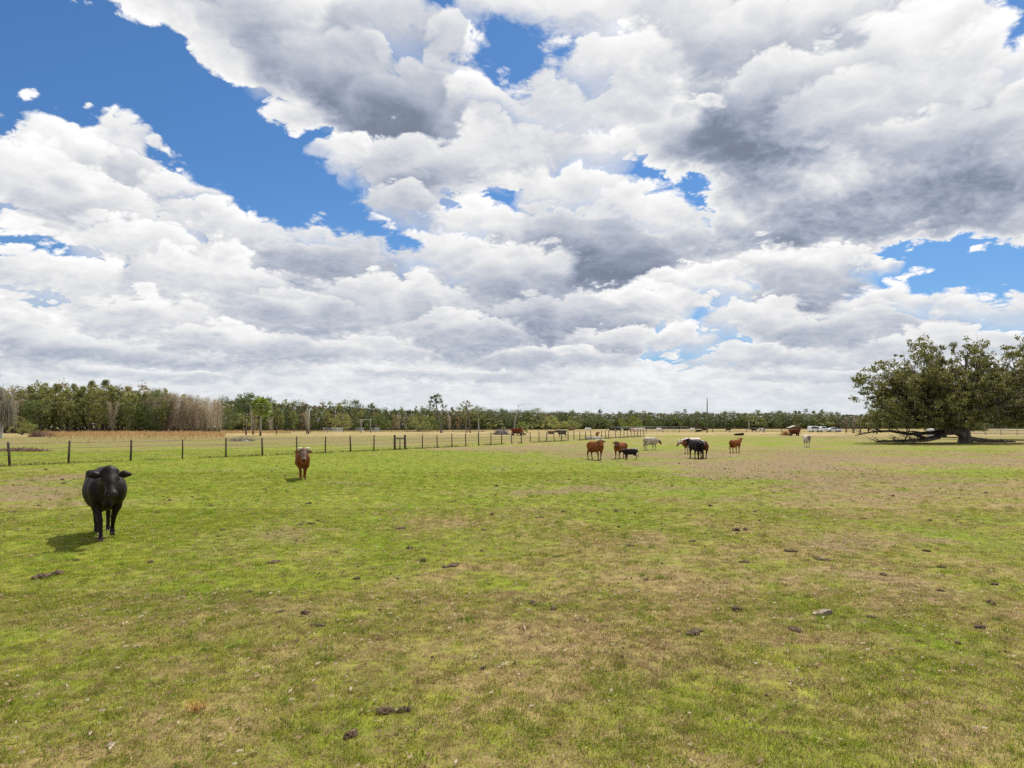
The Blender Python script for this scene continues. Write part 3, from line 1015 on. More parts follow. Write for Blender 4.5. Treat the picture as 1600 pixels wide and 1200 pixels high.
def cow_parts(fat=1.0, deep=1.0, head_yaw=0.0, head_drop=0.0, neck_up=0.0, steps=(0, 0, 0, 0), lift=(0, 0, 0, 0), ear=1.0, leg_in=0.0, tail=True, head_fwd=0.0, hs=1.0):
    """steps: fore-aft shift of the feet, front right, front left, hind right, hind left (x forward, y left)"""
    P = []
    # barrel
    P.append(((0.42, 0, 0.98), 0.31, (0.0, 0, 0.93 - 0.04 * (deep - 1)), 0.36 * deep, 0.84 * fat, 0.08))
    P.append(((0.0, 0, 0.93 - 0.04 * (deep - 1)), 0.36 * deep, (-0.55, 0, 1.03), 0.30, 0.86 * fat, 0.08))
    P.append(((0.50, 0, 1.20), 0.13, (-0.1, 0, 1.20), 0.12, 0.8, 0.10))            # withers, back line
    P.append(((-0.1, 0, 1.20), 0.12, (-0.72, 0, 1.23), 0.11, 0.9, 0.10))
    for s in (-1, 1):
        P.append(((-0.55, s * 0.21 * fat, 1.22), 0.075, (-0.86, s * 0.10, 1.10), 0.075, 1.0, 0.08))
        P.append(((0.48, s * 0.20 * fat, 1.02), 0.11, (0.52, s * 0.17, 0.84), 0.12, 0.8, 0.07))   # hips and pins
    P.append(((0.55, 0, 0.90), 0.22, (0.66, 0, 0.74), 0.13, 0.75, 0.10))           # brisket
    # neck and head
    cy, sy = math.cos(head_yaw), math.sin(head_yaw)
    base = np.array((0.58, 0, 1.13))
    poll = base + np.array(((0.46 + head_fwd) * cy, 0.46 * sy, 0.17 + neck_up - head_drop))
    mid = base * 0.5 + poll * 0.5 + np.array((0, 0, -0.06))
    P.append((base - np.array((0.08, 0, 0.05)), 0.235, mid, 0.185, 0.72, 0.10))
    P.append((mid, 0.185, poll - np.array((0.06 * cy, 0.06 * sy, 0.03)), 0.135, 0.72, 0.08))
    face = np.array((cy * 0.62, sy * 0.62, -0.80))
    face /= np.linalg.norm(face)
    side = np.array((-sy, cy, 0.0))
    muz = poll + face * 0.44 * hs
    P.append((poll - side * 0.075 * hs, 0.082 * hs, poll + side * 0.075 * hs, 0.082 * hs, 1.0, 0.05))
    P.append((poll + face * 0.13 * hs - side * 0.07 * hs, 0.075 * hs, poll + face * 0.13 * hs + side * 0.07 * hs, 0.075 * hs, 1.0, 0.05))
    P.append((poll, 0.115 * hs, poll + face * 0.22 * hs, 0.098 * hs, 1.0, 0.05))
    P.append((poll + face * 0.20 * hs, 0.092 * hs, muz, 0.078 * hs, 1.0, 0.05))
    P.append((muz - side * 0.042 * hs, 0.070 * hs, muz + side * 0.042 * hs, 0.070 * hs, 1.0, 0.03))
    P.append((poll + face * 0.30 * hs, 0.070 * hs, poll + face * 0.36 * hs, 0.070 * hs, 1.0, 0.03))
    P.append((poll + face * 0.12 * hs - np.array((cy, sy, 0)) * 0.05 * hs, 0.09 * hs, poll + face * 0.3 * hs - np.array((cy, sy, 0)) * 0.05 * hs - np.array((0, 0, .02)), 0.06 * hs, 1.0, 0.05))
    for s in (-1, 1):
        eb = poll + side * s * 0.13 * hs + face * 0.05 * hs
        em = eb + side * s * 0.10 * hs * ear + np.array((0, 0, 0.005))
        et = eb + side * s * 0.185 * hs * ear + np.array((0, 0, -0.005))
        P.append((eb, 0.034 * hs, em, 0.060 * hs, 1.0, 0.03))
        P.append((em, 0.060 * hs, et, 0.034 * hs, 1.0, 0.03))
    # legs
    feet = []
    for i, s in enumerate((-1, 1)):
        w = (0.185 - leg_in)
        st, lf = steps[i], lift[i]
        sh, elb = (0.44, s * 0.19 * (0.6 + 0.4 * fat), 0.92), (0.41 + st * 0.15, s * 0.185, 0.66)
        kn = (0.44 + st * 0.62 + lf * 0.10, s * w, 0.40 + lf * 0.10)
        ft = (0.43 + st * 0.96 - lf * 0.14, s * (w - 0.01), 0.12 + lf * 0.22)
        hf = (0.455 + st - lf * 0.16, s * (w - 0.01), 0.035 + lf * 0.16)
        P += [(sh, 0.16, elb, 0.105, 0.8, 0.07), (elb, 0.095, kn, 0.055, 0.9, 0.05), (kn, 0.054, ft, 0.033, 1.0, 0.02), (ft, 0.038, hf, 0.050, 1.0, 0.02)]
        feet.append(hf)
    for i, s in enumerate((-1, 1)):
        w = (0.185 - leg_in)
        st, lf = steps[2 + i], lift[2 + i]
        hp, sf = (-0.62, s * 0.17 * (0.6 + 0.4 * fat), 1.0), (-0.50 + st * 0.3, s * 0.205, 0.72)
        hk = (-0.77 + st * 0.6, s * w, 0.50 + lf * .06)
        ft = (-0.70 + st * 0.95, s * (w - 0.01), 0.13 + lf * .12)
        hf = (-0.665 + st, s * (w - 0.01), 0.035 + lf * .1)
        P += [(hp, 0.22, sf, 0.15, 0.72, 0.08), (sf, 0.14, hk, 0.058, 0.85, 0.05), (hk, 0.056, ft, 0.034, 1.0, 0.02), (ft, 0.038, hf, 0.050, 1.0, 0.02)]
        feet.append(hf)
    # dewlap, udder, tail
    P.append(((0.72, 0, 0.95), 0.05, (0.92, 0, 1.02 - head_drop * .5), 0.04, 0.6, 0.08))
    P.append(((-0.42, 0, 0.62), 0.10, (-0.5, 0, 0.60), 0.10, 1.0, 0.08))
    if tail:
        P += [((-0.86, 0, 1.16), 0.045, (-0.94, 0, 1.02), 0.030, 1.0, 0.04), ((-0.94, 0, 1.02), 0.030, (-0.95, 0.01, 0.62), 0.024, 1.0, 0.02), ((-0.95, 0.01, 0.62), 0.030, (-0.94, 0.015, 0.42), 0.038, 1.0, 0.02)]
    return P, dict(poll=poll, face=face, side=side, muz=muz, feet=feet, fwd=np.array((cy, sy, 0)))


def hide_mat(name, base, patch=None, patch_amt=0.0, scale=2.2, face=None, info=None, belly=None, rough=0.55, socks=None, back=None, spec=.12):
    """short hair: base coat, drifting tone, optional patches of a second colour, darker or paler face, socks"""
    m, N, out = mat_new(name)
    tc = N.n('ShaderNodeTexCoord')
    p = tc.outputs['Object']
    n = N.noise(p, 3.0, 5.0, 0.6)
    hair = N.noise(N.vmath('MULTIPLY', p, (1, 1, 3)), 45.0, 2.0, 0.6)
    c = N.mix(N.mr(n, 0.3, 0.7), (*[v * 0.72 for v in base], 1), (*[v * 1.2 for v in base], 1))
    if belly is not None:
        sep = N.n('ShaderNodeSeparateXYZ')
        N.link(p, sep.inputs[0])
        low = N.mr(N.math('MULTIPLY_ADD', n, 0.35, sep.outputs[2]), 0.85, 0.62)
        c = N.mix(low, c, (*belly, 1))
    if back is not None:
        sep = N.n('ShaderNodeSeparateXYZ')
        N.link(p, sep.inputs[0])
        hi = N.mr(N.math('MULTIPLY_ADD', n, 0.35, sep.outputs[2]), 1.28, 1.42)
        c = N.mix(hi, c, (*back, 1))
    if patch is not None:
        q = N.noise(N.vmath('ADD', p, (scale, 0, 3.3)), scale, 3.0, 0.5, 0.4)
        c = N.mix(N.mr(q, 1.0 - patch_amt - 0.02, 1.0 - patch_amt + 0.02), c, (*patch, 1))
    if face is not None and info is not None:
        mid = info['poll'] + info['face'] * 0.22
        dd = N.vmath('DISTANCE', p, tuple(mid))
        c = N.mix(N.mr(N.math('MULTIPLY_ADD', n, 0.12, dd), 0.42, 0.30), c, (*face, 1))
    if info is not None:
        dm = N.vmath('DISTANCE', p, tuple(info['muz'] + info['face'] * 0.05 + info['fwd'] * 0.03))
        c = N.mix(N.math('MULTIPLY', N.mr(dm, 0.10, 0.06), 0.8), c, (0.03, 0.022, 0.02, 1))
    bsdf(N, out, c, rough, hair, 0.25, 0.01, 0.0, spec)
    return m


M['horn'] = simple_mat('horn', (0.55, 0.48, 0.38), (0.75, 0.70, 0.60), 6.0, 0.45)
M['hoof'] = simple_mat('hoof', (0.02, 0.017, 0.015), (0.05, 0.04, 0.035), 8.0, 0.6)
M['eye'] = simple_mat('dark_eye', (0.006, 0.005, 0.004), (0.012, 0.01, 0.008), 2.0, 0.15, spec=0.5)


def make_cow(name, label, loc, yaw, mat_args, size=1.0, horns=None, group=None, vox=0.030, cat='cow', detail=True, sxyz=None, **pose):
    """a cow standing at loc (on its feet), facing yaw (0 = +X)"""
    parts, info = cow_parts(**pose)
    lo, hi = (-1.08, -0.52, -0.03), (1.45 + pose.get('head_fwd', 0), 0.52, 1.75)
    hy = info['poll'][1]
    lo = (lo[0], min(lo[1], hy - 0.42), lo[2])
    hi = (hi[0], max(hi[1], hy + 0.42), max(hi[2], info['poll'][2] + 0.2))
    V, F = surface_nets(cow_field(parts), lo, hi, vox)
    mat = hide_mat(name + '_hide', info=info, **mat_args)
    root = thing(name, label, cat, loc, yaw, group)
    root.scale = sxyz if sxyz else (size, size, size)
    body = link('body', new_mesh('cow_body', V, F, mat, True), root)
    if not detail:
        return root
    for s in (-1, 1):
        e = MB()
        hs = pose.get('hs', 1.0)
        ep = info['poll'] + (info['face'] * 0.13 + info['side'] * s * 0.135 + info['fwd'] * 0.035) * hs
        bm = bmesh.new()
        bmesh.ops.create_icosphere(bm, subdivisions=2, radius=0.024)
        me = bpy.data.meshes.new('eye')
        bm.to_mesh(me)
        bm.free()
        me.materials.append(M['eye'])
        link('eye', me, root, tuple(ep))
        np_ = info['muz'] + (info['fwd'] * 0.068 + info['side'] * s * 0.045 + info['face'] * 0.012) * hs
        bm = bmesh.new()
        bmesh.ops.create_icosphere(bm, subdivisions=2, radius=0.016)
        me = bpy.data.meshes.new('nostril')
        bm.to_mesh(me)
        bm.free()
        me.materials.append(M['eye'])
        link('nostril', me, root, tuple(np_))
        if horns:
            span, up, fw = horns
            b0 = info['poll'] + info['side'] * s * 0.05 + np.array((0, 0, 0.075))
            b1 = b0 + info['side'] * s * span * 0.45 + np.array((0, 0, 0.03)) + info['fwd'] * fw * .3
            b2 = b0 + info['side'] * s * span * 0.8 + np.array((0, 0, up * 0.45)) + info['fwd'] * fw * .8
            b3 = b0 + info['side'] * s * span + np.array((0, 0, up)) + info['fwd'] * fw
            MB().tube([b0, b1, b2, b3], [0.045, 0.042, 0.032, 0.008], 8).obj('horn', M['horn'], root, smooth=True)
    for hf in info['feet']:
        x, y, z = hf
        MB().box((x + .012, y - 0.024, z - 0.012), (0.115, 0.044, 0.052), taper=0.8).box((x + .012, y + 0.024, z - 0.012), (0.115, 0.044, 0.052), taper=0.8).obj('hoof', M['hoof'], root)
    return root


def face_yaw(x, y, turn=0.0):
    """yaw of an animal that looks at the photographer, turned by some degrees"""
    return math.atan2(-y, -x) + R(turn)


BLACK = dict(base=(0.011, 0.0062, 0.0048), rough=0.55, spec=.16)
RED = dict(base=(0.18, 0.052, 0.013))
ORANGE = dict(base=(0.205, 0.060, 0.012))


def cow_at(px, py, turn, name, label, mat_args, size=1.0, D=None, **kw):
    x, y = gp(px, py)
    yaw = face_yaw(x, y, turn)
    return make_cow(name, label, (x, y, gz(x, y)), yaw, mat_args, size, **kw)


# the black cow walking up to the photographer
cow_at(164, 838, 4, 'black_cow', 'big black polled cow walking towards the viewer beside the wire fence', BLACK, 1.0, vox=0.0165,
       fat=1.16, deep=1.10, neck_up=0.03, hs=1.1, steps=(0.22, -0.22, 0.10, -0.14), lift=(0, 0.35, 0, 0), leg_in=0.055, ear=1.0, sxyz=(1.0, 0.94, 1.0))
# the red horned cow facing us in the lush grass
cow_at(473, 748, 2, 'horned_cow', 'red brown cow with white horns standing alone in bright green grass, facing the viewer', dict(RED, face=(0.17, 0.105, 0.085)), 0.9, vox=0.02,
       fat=0.82, deep=0.9, neck_up=0.02, horns=(0.24, 0.05, 0.02), hs=1.12, leg_in=0.085, steps=(0.03, -0.02, 0.05, -0.05))
# the small herd
cow_at(931, 718.5, 38, 'horned_cow', 'orange brown long horned cow at the near end of the herd, watching the viewer', dict(ORANGE, belly=(0.13, 0.042, 0.014)), 0.86,
       fat=0.9, head_yaw=R(-38), neck_up=0.08, horns=(0.34, 0.10, 0.0), steps=(0.04, -0.05, -0.05, 0.06), leg_in=0.03)
cow_at(969, 716.5, -30, 'orange_cow', 'hornless orange cow beside the black calf, facing the viewer', dict(ORANGE, face=(0.12, 0.05, 0.025)), 0.79,
       fat=0.9, head_yaw=R(28), neck_up=0.06, steps=(0.05, -0.06, -0.10, 0.05), leg_in=0.04)
cow_at(985, 718.5, -82, 'black_calf', 'small black calf standing sideways beside the hornless orange cow', dict(base=(0.016, 0.012, 0.012)), 0.52,
       fat=0.72, deep=0.82, head_drop=0.12, steps=(0.05, -0.03, -0.02, 0.05), vox=0.03, cat='calf')
cow_at(1017, 703.5, 128, 'white_cow', 'speckled white cow with dark head grazing alone behind the black calf', dict(base=(0.40, 0.34, 0.28), patch=(0.10, 0.06, 0.04), patch_amt=0.36, scale=6.0, face=(0.09, 0.05, 0.035)), 0.84,
       fat=0.9, head_drop=0.3, steps=(0.04, -0.04, 0.0, 0.05), vox=0.032)
cow_at(1080, 709, -62, 'spotted_cow', 'brown and white spotted horned cow standing behind the black cow in the herd', dict(base=(0.19, 0.06, 0.025), patch=(0.62, 0.52, 0.45), patch_amt=0.46, scale=2.3, back=(0.60, 0.50, 0.44)), 0.9,
       fat=0.9, head_drop=0.25, horns=(0.30, 0.12, 0.05), steps=(0.04, -0.04, -0.03, 0.05), vox=0.032)
cow_at(1087, 716.5, -152, 'black_cow', 'black cow standing in the middle of the herd between two brown ones', dict(base=(0.012, 0.010, 0.011)), 0.9,
       fat=0.9, neck_up=0.05, steps=(0.0, 0.05, 0.05, -0.05), vox=0.030)
cow_at(1098, 716, 20, 'brown_calf', 'dark brown calf with a white face pressed against the black cow', dict(base=(0.11, 0.032, 0.014), face=(0.5, 0.42, 0.38)), 0.86,
       fat=0.8, deep=0.9, head_yaw=R(-50), steps=(0.06, -0.06, 0.04, -0.04), leg_in=0.05, vox=0.032)
cow_at(1149, 707.5, 150, 'orange_calf', 'orange calf standing apart on bare ground, seen from behind', dict(ORANGE), 0.78,
       fat=0.85, deep=0.92, head_yaw=R(10), neck_up=0.14, steps=(0.03, -0.03, 0.04, -0.04), leg_in=0.04, vox=0.032)
cow_at(1261, 698.5, 12, 'white_cow', 'white cow with dark muzzle standing alone near the covered feed wagon', dict(base=(0.52, 0.46, 0.42), face=(0.16, 0.12, 0.11)), 0.85,
       fat=0.85, head_drop=0.08, horns=(0.26, 0.08, 0.0), leg_in=0.06, vox=0.032)

# ------------------------------------------------------------------ fences, gates, poles
FENCE = [(-40, 731), (15, 728), (107, 724), (204, 720.2), (285, 717), (353, 714.4), (410, 712), (464, 709.7), (508, 707.6), (548, 705.8), (584, 704.2), (617, 702.8), (633, 702), (660, 700.8), (683, 699.6), (706, 698.4), (728, 697.2), (748, 696.2), (767, 695.2), (783.5, 694.3), (799.5, 693.4), (814.6, 692.6), (828.5, 691.9), (842, 691.2), (854, 690.6), (866, 690), (877.5, 689.4), (887.5, 688.9), (897, 688.4), (906, 688), (915, 687.5), (923.5, 687.0),
         (940, 685.8), (946, 685.4), (951, 685.1), (962, 684.5), (969, 684.1), (975, 683.7), (980.4, 683.4), (986, 683), (991, 682.7), (996, 682.4), (1001, 682.1), (1006, 681.8)]


def post_mesh(h, w, mat, k=6, round_=True):
    mb = MB()
    mb.tube([(0, 0, -0.25), (0.01, 0, h * 0.5), (0, 0.01, h)], [w * 0.55, w * 0.5, w * 0.45], k)
    return mb.mesh('post', mat)


def fence_line(name, label, pts, h=1.28, w=0.115, nwire=4, mat='post', wmat='wire', wire_r=0.010, jitter=0.05, skip=(), rails=None, group=None):
    root = thing(name, label, 'fence', (pts[0][0], pts[0][1], 0))
    o0 = Vector((pts[0][0], pts[0][1], 0))
    me = post_mesh(h, w, M[mat])
    tops = []
    for i, (x, y) in enumerate(pts):
        s = 1 + random.uniform(-jitter, jitter)
        o = link('post', me, root, (x - o0.x, y - o0.y, gz(x, y)), random.uniform(0, 6.3), (random.uniform(.85, 1.2), random.uniform(.85, 1.2), s))
        o.rotation_euler = (random.gauss(0, .022), random.gauss(0, .022), random.uniform(0, 6.3))
        tops.append(Vector((x - o0.x, y - o0.y, gz(x, y))))
    for k in range(nwire):
        z = h * (0.22 + 0.72 * k / max(nwire - 1, 1))
        mb = MB()
        P = []
        for i in range(len(tops)):
            P.append(tops[i] + Vector((0, -w * 0.5, z)))
            if i < len(tops) - 1:
                P.append((tops[i] + tops[i + 1]) / 2 + Vector((0, -w * 0.5, z - 0.025)))
        if rails:
            for a, b in zip(tops[:-1], tops[1:]):
                d = b - a
                mb.box((a + b) / 2 + Vector((0, -w * 0.6, z)), (d.length + 0.05, 0.04, rails), Matrix.Rotation(math.atan2(d.y, d.x), 4, 'Z'))
        else:
            mb.tube(P, wire_r, 4, False)
        mb.obj('rail' if rails else 'wire', M[wmat], root)
    return root


fence_line('wire_fence', 'long wire fence on dark wooden posts crossing the middle of the pasture', [gp(*p) for p in FENCE], nwire=4)

# small H-shaped brace gate in the line
xa, ya = gp(617, 702.8)
xb, yb = gp(633, 702)
g = thing('fence_brace', 'thick H-shaped wooden brace set into the long wire fence', 'fence brace', (xa, ya, 0))
for t, hh, ww in ((0, 1.32, .21), (1, 1.32, .21), (0.5, 1.0, .09)):
    MB().tube([(0, 0, -.2), (0, 0, hh)], [ww * .5, ww * .48], 7).obj('post', M['post'], g, ((xb - xa) * t, (yb - ya) * t - .03, 0))
d = Vector((xb - xa, yb - ya, 0))
MB().tube([(0, -.04, 1.02), (d.x, d.y - .04, 1.0)], .055, 6).obj('crossbar', M['post'], g)


def far_line(D0, px0, D1, px1, step):
    a, b = Vector((gx(px0, D0), D0)), Vector((gx(px1, D1), D1))
    n = max(2, int((b - a).length / step))
    return [(a.x + (b.x - a.x) * i / n, a.y + (b.y - a.y) * i / n) for i in range(n + 1)]


fence_line('far_wire_fence', 'distant wire fence in front of the woods beyond the dry field', far_line(196, 380, 215, 800, 4.6), h=1.3, w=.13, nwire=3, wire_r=.012, group=None)
fence_line('far_rail_fence', 'distant dark fence running behind the feed wagon to the parked cars', far_line(205, 985, 190, 1335, 4.4), h=1.45, w=.17, nwire=2, wmat='post', rails=.09)
fence_line('pen_fence', 'pale pipe fence of a cattle pen behind the far herd', far_line(228, 960, 235, 1075, 2.6), h=1.7, w=.10, nwire=4, mat='galv', wmat='galv', rails=.07)
fence_line('oak_rail_fence', 'grey plank fence behind the big spreading oak', far_line(150, 1515, 146, 1640, 2.6), h=1.45, w=.16, nwire=4, mat='greywood', wmat='greywood', rails=.14)
fence_line('side_fence', 'short dark fence to the left of the spreading oak', far_line(196, 1322, 170, 1370, 5.5), h=1.9, w=.34, nwire=2, wire_r=.012)

# tall timber gate frame with pipe panels at the wood's edge
D = 196
g = thing('gate_frame', 'tall grey timber gate frame at the edge of the woods', 'gate', (gx(571.5, D), D, 0))
hw = (579 - 564) / 2 / FPX * D
for s in (-1, 1):
    MB().box((s * hw, 0, 1.85), (.22, .22, 3.9)).obj('post', M['greywood'], g)
MB().box((0, .003, 3.72), (2 * hw + .8, .2, .26)).obj('lintel', M['greywood'], g)
for i, px in enumerate((520, 556, 580)):
    a = (px - 571.5) / FPX * D
    L = 5.6 if i == 0 else 2.2
    pn = thing('pipe_gate', ('long' if i == 0 else 'short') + ' galvanised pipe gate panel ' + ('on the left of' if i == 0 else ('just left of' if i == 1 else 'closing')) + ' the timber gate frame', 'gate', (gx(571.5, D) + a - (L / 2 if i == 0 else 0), D + .25 + .1 * i, 0))
    for k in range(5):
        MB().tube([(0, 0, .35 + .25 * k), (L, 0, .35 + .25 * k)], .03, 5).obj('rail', M['galv'], pn)
    for t in (0, .5, 1):
        MB().tube([(L * t, 0, 0), (L * t, 0, 1.4)], .035, 5).obj('upright', M['galv'], pn)


def pole(px, D, top_py, r, name, label, mat, cat='pole', lean=0.0):
    h = CAM_H + (HOR - top_py) / FPX * D
    root = thing(name, label, cat, (gx(px, D), D, 0))
    MB().tube([(0, 0, -.5), (lean * .5, 0, h * .5), (lean, 0, h)], [r, r * .9, r * .72], 8).obj('shaft', M[mat], root)
    return root, h


p, h = pole(1105, 190, 622, .17, 'utility_pole', 'tall bare utility pole rising above the far treeline near the herd', 'pole')
MB().box((0.0, -.16, h - .55), (.12, .14, .5)).obj('bracket', M['galv'], p)
MB().tube([(0, 0, h), (0, 0, h + .35)], .02, 5).obj('spike', M['galv'], p)
p, h = pole(728.5, 186, 630, .16, 'utility_pole', 'slim pole standing beside the leafy tree left of the rusty feeder', 'pole')
p, h = pole(482, 172, 640, .20, 'dead_tree', 'bleached branchless dead trunk standing in the dry field', 'snag', 'dead tree', .15)
MB().tube([(.02, 0, h * .45), (.35, 0, h * .62), (.45, 0, h * .72)], [.09, .06, .02], 5).obj('stub', M['snag'], p)
MB().tube([(0, 0, -.1), (0, 0, .95)], [.27, .235], 8).obj('charred_base', M['post'], p)
p, h = pole(384.5, 152, 653, .16, 'dead_palm', 'dark stub trunk left of the green palm', 'bark', 'dead tree', .05)
MB().tube([(0, 0, -.1), (0, 0, 1.3)], [.2, .18], 8).obj('charred_base', M['post'], p)
p, h = pole(395.5, 156, 650, .15, 'dead_palm', 'thin grey trunk standing close beside the green palm', 'bark', 'dead tree', -.05)
MB().tube([(0, 0, -.1), (0, 0, 1.2)], [.2, .17], 8).obj('charred_base', M['post'], p)
for px, D, tp, lab in ((432, 160, 667, 'stout'), (479, 168, 668, 'paired')):
    pole(px, D, tp, .13, 'field_post', lab + ' short dark post alone in the dry field ' + ('right of the palm' if px == 432 else 'beside the bleached trunk'), 'post', 'post')

# dead weeds and cow-trodden dirt along the foot of the long fence
rw = np.random.default_rng(12)
FP = np.array([gp(*p) for p in FENCE])
n = 9000
t = rw.uniform(0, len(FP) - 1.001, n)
j = t.astype(int)
A = FP[j] + (FP[j + 1] - FP[j]) * (t - j)[:, None] + rw.normal(0, .22, (n, 2))
ok = fbm(A[:, 0] * .5, A[:, 1] * .5, 3, 5) > -.15
A = np.concatenate([A[ok], np.zeros((ok.sum(), 1))], 1)
e = rw.normal(0, 1, (len(A), 3))
e[:, 2] = 0
e /= np.linalg.norm(e, axis=1)[:, None]
Bt = A + np.stack([rw.normal(0, .06, len(A)), rw.normal(0, .06, len(A)), rw.uniform(.05, .26, len(A))], 1)
V = np.stack([A - e * .012, A + e * .012, Bt], 1).reshape(-1, 3)
M['deadweed'] = simple_mat('dead_weeds', (0.09, 0.062, 0.04), (0.24, 0.18, 0.11), .7, 0.95)
tag(link('dead_weeds', new_mesh('dead_weeds', V, np.arange(len(V)).reshape(-1, 3), M['deadweed'])), 'line of dead weeds along the foot of the long wire fence', None, None, 'stuff')

# ------------------------------------------------------------------ feeders, trough, cars, tank
def feeder(px, D, w, h, name, label, roof=True, legs=True):
    """cattle feed wagon: flared hopper on legs and wheels"""
    root = thing(name, label, 'feeder', (gx(px, D), D, 0), R(-8))
    L = 2.2
    z0, z1 = h * .26, h
    # flared hopper, open on top
    mb = MB()
    wb, wt = w * .31, w * .5
    V = [(-wb, -L * .35, z0), (wb, -L * .35, z0), (wb, L * .35, z0), (-wb, L * .35, z0), (-wt, -L / 2, z1), (wt, -L / 2, z1), (wt, L / 2, z1), (-wt, L / 2, z1)]
    t = .06
    Vi = [(x * (1 - t / abs(x)) if x else x, y * (1 - t / abs(y)), z + (t if z == z0 else 0)) for x, y, z in V]
    mb.add(V + Vi, [(0, 3, 2, 1), (0, 1, 5, 4), (1, 2, 6, 5), (2, 3, 7, 6), (3, 0, 4, 7), (8, 9, 10, 11), (8, 12, 13, 9), (9, 13, 14, 10), (10, 14, 15, 11), (11, 15, 12, 8), (4, 5, 13, 12), (5, 6, 14, 13), (6, 7, 15, 14), (7, 4, 12, 15)])
    hop = mb.obj('hopper', M['rust'], root)
    for k in range(5):
        f = -0.8 + 0.4 * k
        MB().tube([(wb * f, -L * .35 - .02, z0), (wt * f, -L / 2 - .02, z1)], .035, 4).obj('rib', M['rust'], hop)
    for sx in (-1, 1):
        for sy in (-1, 1):
            MB().box((sx * wb * 1.02, sy * L * .3, (z0 + .1) / 2 + .12), (.12, .12, z0 + .12)).obj('leg', M['rust'], root)
            w_ = MB().tube([(sx * wb * 1.02 - .09, sy * L * .3, .26), (sx * wb * 1.02 + .09, sy * L * .3, .26)], .26, 14)
            w_.obj('wheel', M['tyre'], root)
    if roof:
        for sx in (-1, 1):
            for sy in (-1, 1):
                MB().box((sx * wt * .9, sy * L * .45, z1 + .12), (.07, .07, .4)).obj('roof_post', M['rust'], root)
        zr = z1 + .25
        MB().prism([(-wt * 1.18, zr), (0, zr + .38), (wt * 1.18, zr), (wt * 1.18, zr + .06), (0, zr + .45), (-wt * 1.18, zr + .06)], -L * .62, L * .62).obj('roof', M['tin'], root)
        MB().box((0, -L * .5, zr + .02), (wt * 1.7, .05, .22)).obj('gable_board', M['rust'], root)
    MB().tube([(wb, 0, .4), (wt * 1.5, 0, .45)], .05, 5).obj('drawbar', M['rust'], root)
    return root


feeder(807.5, 143, 2.5, 1.5, 'feed_hopper', 'rusty open feed hopper with flared sides in the dry field', roof=False)
feeder(1241, 139, 2.05, 1.35, 'feed_wagon', 'rusty covered feed wagon with a pale tin roof by the far fence')

# heap of orange hay beside the wagon
def heap(name, label, cat, px, D, w, d, h, mat, seed, loose=400, strand=.35):
    r = np.random.default_rng(seed)
    root = thing(name, label, cat, (gx(px, D), D, 0))
    n = 20
    V, F = [(0, 0, h)], []
    rings = 6
    for i in range(1, rings + 1):
        t = i / rings
        for j in range(n):
            a = 2 * math.pi * j / n
            rr = t * (1 + .18 * math.sin(3 * a + seed) + r.normal(0, .05))
            V.append((math.cos(a) * rr * w / 2, math.sin(a) * rr * d / 2, max(-.05, h * (1 - t ** 2) * (1 + r.normal(0, .10)) - (.05 if i == rings else 0))))
    T = [(0, 1 + j, 1 + (j + 1) % n) for j in range(n)]
    Q = [(1 + (i - 1) * n + j, 1 + i * n + j, 1 + i * n + (j + 1) % n, 1 + (i - 1) * n + (j + 1) % n) for i in range(1, rings) for j in range(n)]
    link('mound', new_mesh('mound', V, [np.array(T), np.array(Q)], mat), root)
    mb = MB()
    for i in range(loose):
        a, t = r.uniform(0, 6.28), math.sqrt(r.uniform(0, 1))
        p = Vector((math.cos(a) * t * w / 2, math.sin(a) * t * d / 2, h * (1 - t * t)))
        q = p + Vector((r.normal(0, strand), r.normal(0, strand), abs(r.normal(0, strand * .45))))
        mb.tube([p, q], .012, 3, False)
    o = mb.obj('strands', mat, root)
    o['kind'] = 'stuff'
    return root


M['hay'] = simple_mat('orange_hay', (0.26, 0.13, 0.045), (0.42, 0.24, 0.09), 3.0, 0.95)
M['brush'] = simple_mat('grey_brush', (0.13, 0.11, 0.095), (0.30, 0.27, 0.24), 3.0, 0.95)
M['redbrush'] = simple_mat('red_brush', (0.10, 0.05, 0.035), (0.22, 0.13, 0.09), 3.0, 0.95)
heap('hay_heap', 'heap of orange hay against the covered feed wagon', 'hay', 1227, 143, 1.7, 1.4, .75, M['hay'], 3)
heap('brush_pile', 'flat pile of grey sticks in the dry field behind the fence', 'brush pile', 379, 92, 3.2, 1.6, .25, M['brush'], 5, 300, .5)
heap('brush_mound', 'dark low mound of dead weeds beyond the fence at the frame edge', 'brush pile', 35, 57, 4.6, 1.0, .22, M['redbrush'], 8, 500, .2)
heap('brush_pile', 'dark pile of dead branches under the mossy tree by the sand track', 'brush pile', 64, 125, 4.5, 2.0, .9, M['redbrush'], 11, 500, .5)
heap('brush_pile', 'tangle of dead palm fronds left of the rusty hopper', 'brush pile', 783, 152, 3.6, 2.0, 1.1, M['brush'], 13, 500, .6)

